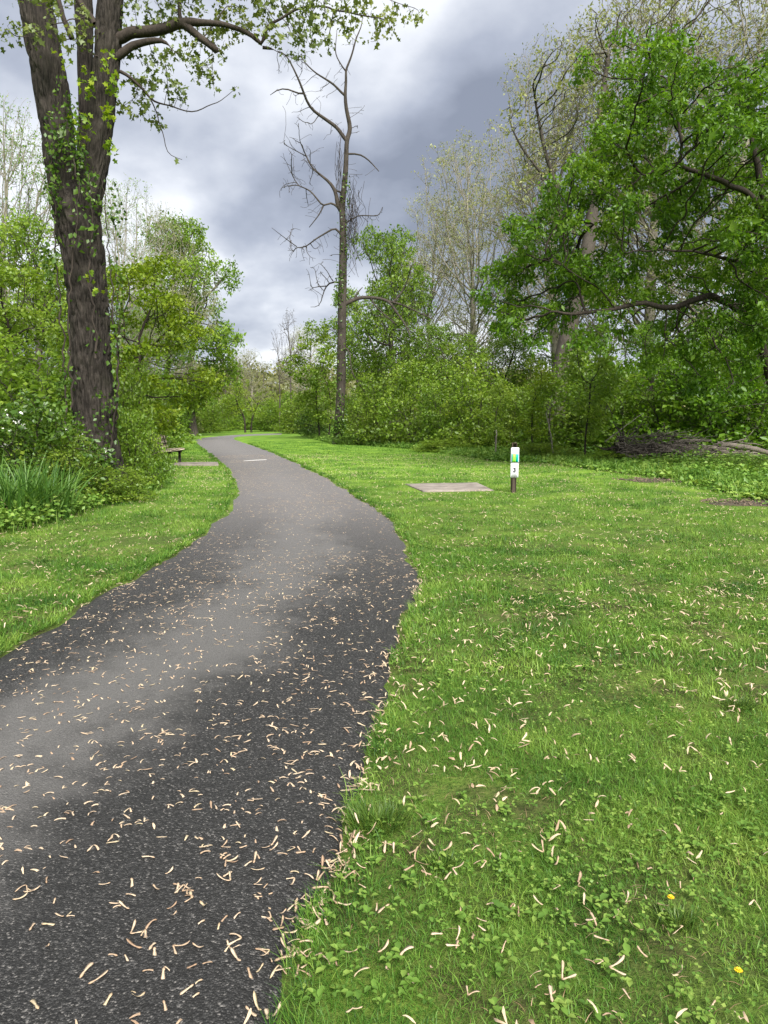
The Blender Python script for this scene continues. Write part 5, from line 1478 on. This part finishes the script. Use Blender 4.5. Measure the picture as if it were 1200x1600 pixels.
def undergrowth():
    """knee-high weeds where the lawn meets the trees"""
    mb, gb = MB(), MB()
    line = [(470, 677), (520, 692), (560, 694), (610, 699), (660, 703), (720, 712), (790, 722), (850, 724), (900, 730), (960, 738), (1040, 748), (1110, 762), (1180, 782), (1260, 800)]
    E = spline(np.c_[edge(line), np.zeros(len(line))], 0.3)[:, :2]
    s = np.r_[0, np.cumsum(np.linalg.norm(np.diff(E, axis=0), axis=1))]
    n = 19000
    u = rng.random(n) * s[-1]
    P = np.c_[np.interp(u, s, E[:, 0]), np.interp(u, s, E[:, 1])]
    back = np.abs(rng.normal(size=n)) * 3.6
    rad = nrm(P); P = P + rad * back[:, None] + rng.normal(size=(n, 2)) * 0.15
    P = np.c_[P, back]; P = P[clear_mask(P[:, :2])]; back = P[:, 2]; P = P[:, :2]
    h = np.interp(back, [0, 2.5, 5, 9], [0.4, 0.6, 1.0, 2.2]) * (0.08 + 0.34 * np.clip(vnoise(P[:, 0] * 0.7, P[:, 1] * 0.7) - 0.15, 0, 1)) * np.clip(0.35 + rng.random(len(P)), 0, 1.2)
    per = 4
    A = np.repeat(np.c_[P, np.zeros(len(P))], per, axis=0); hh = np.repeat(h, per)
    C = A + rng.normal(size=A.shape) * 0.09; C[:, 2] = hh * rng.random(len(C)) ** 0.6 + 0.02
    L = np.repeat(np.exp(rng.normal(size=len(P)) * 0.3) * 0.10, per)
    kites(mb, C, np.c_[rng.normal(size=(len(C), 2)), rng.uniform(-0.4, 0.5, len(C))], L, L * 0.36, up=2.2, clump=np.repeat(np.clip((vnoise(P[:, 0] * 1.4, P[:, 1] * 1.4) - 0.5) * 2 + 0.5, 0, 1), per))
    k = rng.random(len(P)) < 0.4
    B = np.repeat(np.c_[P[k], np.zeros(k.sum())], 3, axis=0) + rng.normal(size=(k.sum() * 3, 3)) * (0.1, 0.1, 0)
    m = len(B)
    blades(gb, B, rng.uniform(0.12, 0.42, m), 0.008, rng.uniform(0.2, 0.9, m), rng.random(m) * 6.28, seg=2)
    # left side skirt below the bushes
    line = [(-60, 850), (20, 830), (90, 812), (150, 792), (210, 775), (245, 757), (262, 735)]
    E = spline(np.c_[edge(line), np.zeros(len(line))], 0.2)[:, :2]
    s = np.r_[0, np.cumsum(np.linalg.norm(np.diff(E, axis=0), axis=1))]
    n = 5200
    u = rng.random(n) * s[-1]
    P = np.c_[np.interp(u, s, E[:, 0]), np.interp(u, s, E[:, 1])]
    bk = np.abs(rng.normal(size=n)) * 1.0
    P = P + nrm(np.array((-0.6, 0.8))) * bk[:, None] + rng.normal(size=(n, 2)) * 0.12
    P = clear_of(P, *SOIL_POLYS)
    h = (0.06 + 0.25 * vnoise(P[:, 0] * 1.2, P[:, 1] * 1.2)) * (0.5 + rng.random(len(P)))
    A = np.repeat(np.c_[P, np.zeros(len(P))], per, axis=0); hh = np.repeat(h, per)
    C = A + rng.normal(size=A.shape) * 0.06; C[:, 2] = hh * rng.random(len(C)) ** 0.6 + 0.02
    kites(mb, C, np.c_[rng.normal(size=(len(C), 2)), rng.uniform(-0.4, 0.5, len(C))], 0.07, 0.026, up=2.0, clump=np.repeat(rng.random(len(P)), per))
    k = rng.random(len(P)) < 0.5
    B = np.repeat(np.c_[P[k], np.zeros(k.sum())], 3, axis=0) + rng.normal(size=(k.sum() * 3, 3)) * (0.08, 0.08, 0); m = len(B)
    blades(gb, B, rng.uniform(0.08, 0.32, m), 0.005, rng.uniform(0.2, 1.0, m), rng.random(m) * 6.28, seg=2)
    tag(obj('undergrowth', mb.mesh('undergrowth'), M['weed']), 'leafy undergrowth along both lawn edges', kind='stuff')
    tag(obj('rough_grass', gb.mesh('rough_grass'), M['grass']), 'uncut longer grass along both lawn edges', kind='stuff')
undergrowth()

# darker tufts standing out of the lawn, and two yellow flowers
def tuft(px, py, n, h, rad, label):
    g = G(px, py)
    mb = MB()
    B = ball(n, (0, 0, 0), np.array((rad, rad * 0.8, 0)))
    blades(mb, B, h * rng.uniform(0.5, 1.1, n), 0.0013 + 0.00018 * g[1], rng.uniform(0.2, 1.1, n), np.arctan2(B[:, 1], B[:, 0]) + rng.normal(size=n) * 0.6, seg=3)
    o = obj('grass_tuft', mb.mesh('grass_tuft'), M['tuft']); o.location = (g[0], g[1], -0.004)
    tag(o, label, 'grass tuft', 'dark grass tufts in the lawn')
tuft(588, 1285, 620, 0.075, 0.13, 'largest dark green grass tuft at the right path edge')
tuft(690, 1350, 200, 0.05, 0.06, 'small grass tuft right of the largest one')
tuft(1155, 1105, 240, 0.08, 0.09, 'bright grass tuft near the right edge of the picture')
tuft(1060, 1440, 240, 0.05, 0.07, 'small tuft of thin grass beside the upper yellow flower')
def flower(px, py, label):
    g = G(px, py)
    root = empty('yellow_flower', (g[0], g[1], 0)); tag(root, label, 'flower', 'yellow flowers in the lawn')
    mb = MB(); tube(mb, spline(np.array([(0, 0, 0), (0.004, 0.002, 0.02), (0.002, 0, 0.045)]), 0.01), 0.0014, 5); obj('stem', mb.mesh('stem'), M['weed'], root)
    mb = MB()
    for ring, (k, L) in enumerate(((14, 0.012), (10, 0.008))):
        a = np.arange(k) * 2 * PI / k + ring * 0.2
        kites(mb, np.tile((0.002, 0, 0.046 + ring * 0.002), (k, 1)), np.c_[np.cos(a), np.sin(a), np.full(k, 0.25 + 0.5 * ring)], L, 0.0028, up=6.0)
    obj('petals', mb.mesh('petals'), M['yellow'], root)
M['yellow'] = plain_mat('yellow_petals', (0.62, 0.40, 0.01), (0.75, 0.52, 0.02), 50, 0.6)
flower(1046, 1424, 'small yellow flower in the lawn beside the thin grass tuft')
flower(1151, 1541, 'small yellow flower lowest in the lawn near the bottom right corner')
# ------------------------------------------------------------------ maple seeds
def seed_mesh(kind, far=0):
    """winged maple seed: a small fat nutlet and a thin curved papery wing that widens outwards"""
    mb = MB()
    def wing(rot, curve, L, curl, wob_):
        n = {0: 10, 1: 5, 2: 4}[far]
        u = np.linspace(0, 1, n)
        cx = u * L; cy = curve * L * u * u
        kx = [0, 0.1, 0.2, 0.32, 0.6, 0.85, 0.96, 1]
        up_ = np.interp(u, kx, [0.0012, 0.0032, 0.0030, 0.0018, 0.0042, 0.0056, 0.0042, 0.0012]) * wob_
        lo_ = np.interp(u, kx, [0.0012, 0.0032, 0.0030, 0.0020, 0.0026, 0.0032, 0.0026, 0.0010]) * wob_
        zb = 0.0016 + curl * u * (0.55 - u) * 0.05 + np.maximum(0, -curl) * u * 0.02
        thick = np.interp(u, [0, 0.1, 0.2, 0.32, 1], [0.0006, 0.0022, 0.0016, 0.00025, 0.0002])
        tw_ = curl * 0.25 * u
        e1 = np.c_[cx, cy + up_, zb + up_ * tw_]; e2 = np.c_[cx, cy - lo_, zb - lo_ * tw_ * 0.5]; mid = np.c_[cx, cy, zb + thick]; bot = np.c_[cx, cy, zb - thick * 0.6]
        if far:         # a thin sheet: far ones show no thickness
            rows = [e1, mid, e2] if far == 1 else [e1, e2]
            w_ = len(rows)
            v = np.stack(rows, 1).reshape(-1, 3) @ rot_z(rot).T
            i_ = np.arange(n - 1)[:, None] * w_
            mb.add(v, quads=np.concatenate([i_ + [a, a + 1, a + 1 + w_, a + w_] for a in range(w_ - 1)]), rnd=np.repeat(u, w_))
            return
        v = np.stack([e1, mid, e2, bot], 1).reshape(-1, 3) @ rot_z(rot).T
        i_ = np.arange(n - 1)[:, None] * 4
        q = np.concatenate([i_ + [a, b, b + 4, a + 4] for a, b in ((0, 1), (1, 2), (2, 3))] + [i_ + [3, 0, 4, 7]])
        caps = [(0, 3, 2, 1), tuple((n - 1) * 4 + k for k in (0, 1, 2, 3))]
        mb.add(v, quads=np.vstack([q, caps]), rnd=np.repeat(u, 4))
    L = rng.uniform(0.030, 0.052)
    wing(0, rng.uniform(-0.16, 0.16), L, rng.uniform(-0.3, 0.8), rng.uniform(1.0, 1.45))
    if kind >= 9: wing(rng.uniform(0.7, 1.5), rng.uniform(-0.25, 0.1), L * rng.uniform(0.85, 1.0), rng.uniform(-0.3, 0.8), 1.0)
    return mb
def seed_mat():
    m, nt = mat_new('papery_seed')
    oi = N(nt, 'ShaderNodeObjectInfo').outputs['Random']
    isl = N(nt, 'ShaderNodeNewGeometry').outputs['Random Per Island']
    s = N(nt, 'ShaderNodeMath', {0: oi, 1: isl}, operation='ADD').outputs[0]
    f = N(nt, 'ShaderNodeMath', {0: s}, operation='FRACT').outputs[0]
    c = ramp(nt, f, [(0.0, (0.30, 0.20, 0.13)), (0.3, (0.47, 0.35, 0.24)), (0.75, (0.58, 0.46, 0.33)), (1.0, (0.48, 0.40, 0.25))])
    co = N(nt, 'ShaderNodeTexCoord').outputs['Object']
    no = N(nt, 'ShaderNodeTexNoise', {'Vector': co, 'Scale': 160.0, 'Detail': 3.0}).outputs['Fac']
    k = N(nt, 'ShaderNodeMapRange', {'Value': no, 'From Min': 0.3, 'From Max': 0.7, 'To Min': 0.75, 'To Max': 1.08}).outputs[0]
    nut = N(nt, 'ShaderNodeAttribute', attribute_name='rnd').outputs['Fac']
    fn = N(nt, 'ShaderNodeMapRange', {'Value': nut, 'From Min': 0.12, 'From Max': 0.4, 'To Min': 0.45, 'To Max': 0.0}).outputs[0]
    c = N(nt, 'ShaderNodeMix', {0: fn, 6: c, 7: (0.30, 0.19, 0.11, 1)}, data_type='RGBA').outputs[2]
    c = N(nt, 'ShaderNodeHueSaturation', {'Color': c, 'Value': k}).outputs[0]
    p = N(nt, 'ShaderNodeBsdfPrincipled', {'Base Color': c, 'Roughness': 0.7})
    t = N(nt, 'ShaderNodeBsdfTranslucent', {'Color': c})
    mx = N(nt, 'ShaderNodeMixShader', {0: 0.15, 1: p.outputs[0], 2: t.outputs[0]})
    N(nt, 'ShaderNodeOutputMaterial', {'Surface': mx.outputs[0]})
    return m
M['seed'] = seed_mat()
def seeds():
    near_me = [seed_mesh(k).mesh('maple_seed') for k in range(10)]
    for me in near_me: me.materials.append(M['seed'])
    far_mb = [seed_mesh(k % 10, 1 + k // 10) for k in range(20)]
    far_v = [np.concatenate(b.v) for b in far_mb]; far_q = [np.concatenate(b.q) for b in far_mb]
    # on the path: denser along the right-hand side and in drifts
    P = sector(82000, 1.45, 30.0, 720)
    on = inside(PATH_POLY, P)
    d = np.hypot(P[:, 0], P[:, 1])
    dens = vnoise(P[:, 0] * 0.8, P[:, 1] * 0.8 + 33) * 0.9 + vnoise(P[:, 0] * 3.3, P[:, 1] * 3.3 + 3) * 0.5
    gate = np.where(on, 1.0, 0.48)
    # uniform per area would put 26000 in the whole sector: keep about 55 a square metre on the path
    keep = rng.random(len(P)) < np.clip(dens * 1.15 - 0.1, 0.1, 1) * gate
    P, on, d = P[keep], on[keep], d[keep]
    # extra near ones (the sector is sampled by area, the near strip is small)
    Q = sector(2100, 1.45, 8.0, 720)
    onq = inside(PATH_POLY, Q)
    kq = rng.random(len(Q)) < np.where(onq, 1.0, 0.55)
    Q, onq = Q[kq], onq[kq]
    # a line of seeds caught along the right edge of the asphalt
    s = np.r_[0, np.cumsum(np.linalg.norm(np.diff(R_ED, axis=0), axis=1))]
    ue = 8.5 + rng.random(520) ** 1.5 * 22
    E = np.c_[np.interp(ue, s, R_ED[:, 0]), np.interp(ue, s, R_ED[:, 1])] + rng.normal(size=(520, 2)) * 0.035
    P = np.vstack([P, Q, E]); on = np.r_[on, onq, np.ones(len(E), bool)]
    # small drifts: give some a neighbour
    pick = np.where(rng.random(len(P)) < 0.22)[0]
    P = np.vstack([P, P[pick] + rng.normal(size=(len(pick), 2)) * 0.022]); on = np.r_[on, on[pick]]
    ok = ~(inside(PAD, P) | inside(SLAB, P)); P, on = P[ok], on[ok]
    # which show largest: nearest that lie inside the frame
    Y = P[:, 1] * CP + EYE * SP; X = P[:, 0] / Y * LENS_PX; V = (P[:, 1] * SP - EYE * CP) / Y * LENS_PX
    seen = (np.abs(X) < 596) & (V > -796)
    order = np.argsort(np.where(seen, np.hypot(P[:, 0], P[:, 1]), 1e9))
    first = set(order[:300].tolist())
    fb = MB(); cnt = 0
    for i in range(len(P)):
        kind = int(rng.choice(10)); az = rng.random() * 6.28; sc = rng.uniform(0.7, 1.15)
        z = path_z(P[i, 0], P[i, 1]) + 0.001 if on[i] else 0.012 + rng.random() * 0.014
        tx, ty = (rng.normal(size=2) * (0.10 if on[i] else 0.35))
        flip = rng.random() < 0.5
        if i in first:
            o = bpy.data.objects.new('maple_seed', near_me[kind]); COL.objects.link(o)
            o.location = (P[i, 0], P[i, 1], z + (0.006 if flip else 0)); o.rotation_euler = (tx + (PI if flip else 0), ty, az); o.scale = (sc,) * 3
            if on[i]: tag(o, 'papery tan winged maple seed lying on the near dark asphalt', 'maple seed', 'maple seeds on the near path')
            else: tag(o, 'papery tan winged maple seed lying in the near grass', 'maple seed', 'maple seeds in the near grass')
        else:
            R_ = rot_z(az) @ rot_y(ty) @ rot_x(tx)
            if math.hypot(P[i, 0], P[i, 1]) > 7: kind += 10
            v = far_v[kind] * (1, -1 if flip else 1, 1)
            dd = math.hypot(P[i, 0], P[i, 1])
            fb.add((v * sc * (1 + 0.008 * max(0, dd - 8))) @ R_.T + (P[i, 0], P[i, 1], z + (0.01 if not on[i] else 0)), quads=far_q[kind]); cnt += 1
    print('seeds', len(P), cnt, 'on', on.sum())
    tag(obj('scattered_maple_seeds', fb.mesh('scattered_maple_seeds'), M['seed']), 'countless tan maple seeds strewn further along the path and lawn', kind='stuff')
seeds()

# wood chips on the bare soil
def chips():
    mb = MB()
    for c_, rx, ry in SOILS:
        n = int(150 * rx)
        for k in range(n):
            a = rng.random() * 6.28; q = math.sqrt(rng.random())
            q *= 1.25; p = np.array((c_[0] + math.cos(a) * q * rx, c_[1] + math.sin(a) * q * ry, 0.03))
            box(mb, p, (rng.uniform(0.03, 0.11), rng.uniform(0.01, 0.025), 0.012), rot=rot_z(rng.random() * 6.28) @ rot_y(rng.normal() * 0.3))
    tag(obj('wood_chips', mb.mesh('wood_chips'), plain_mat('chip_wood', (0.05, 0.036, 0.026), (0.19, 0.145, 0.105), 5, 0.9)), 'wood chips and leaf litter on the bare soil', kind='stuff')
chips()
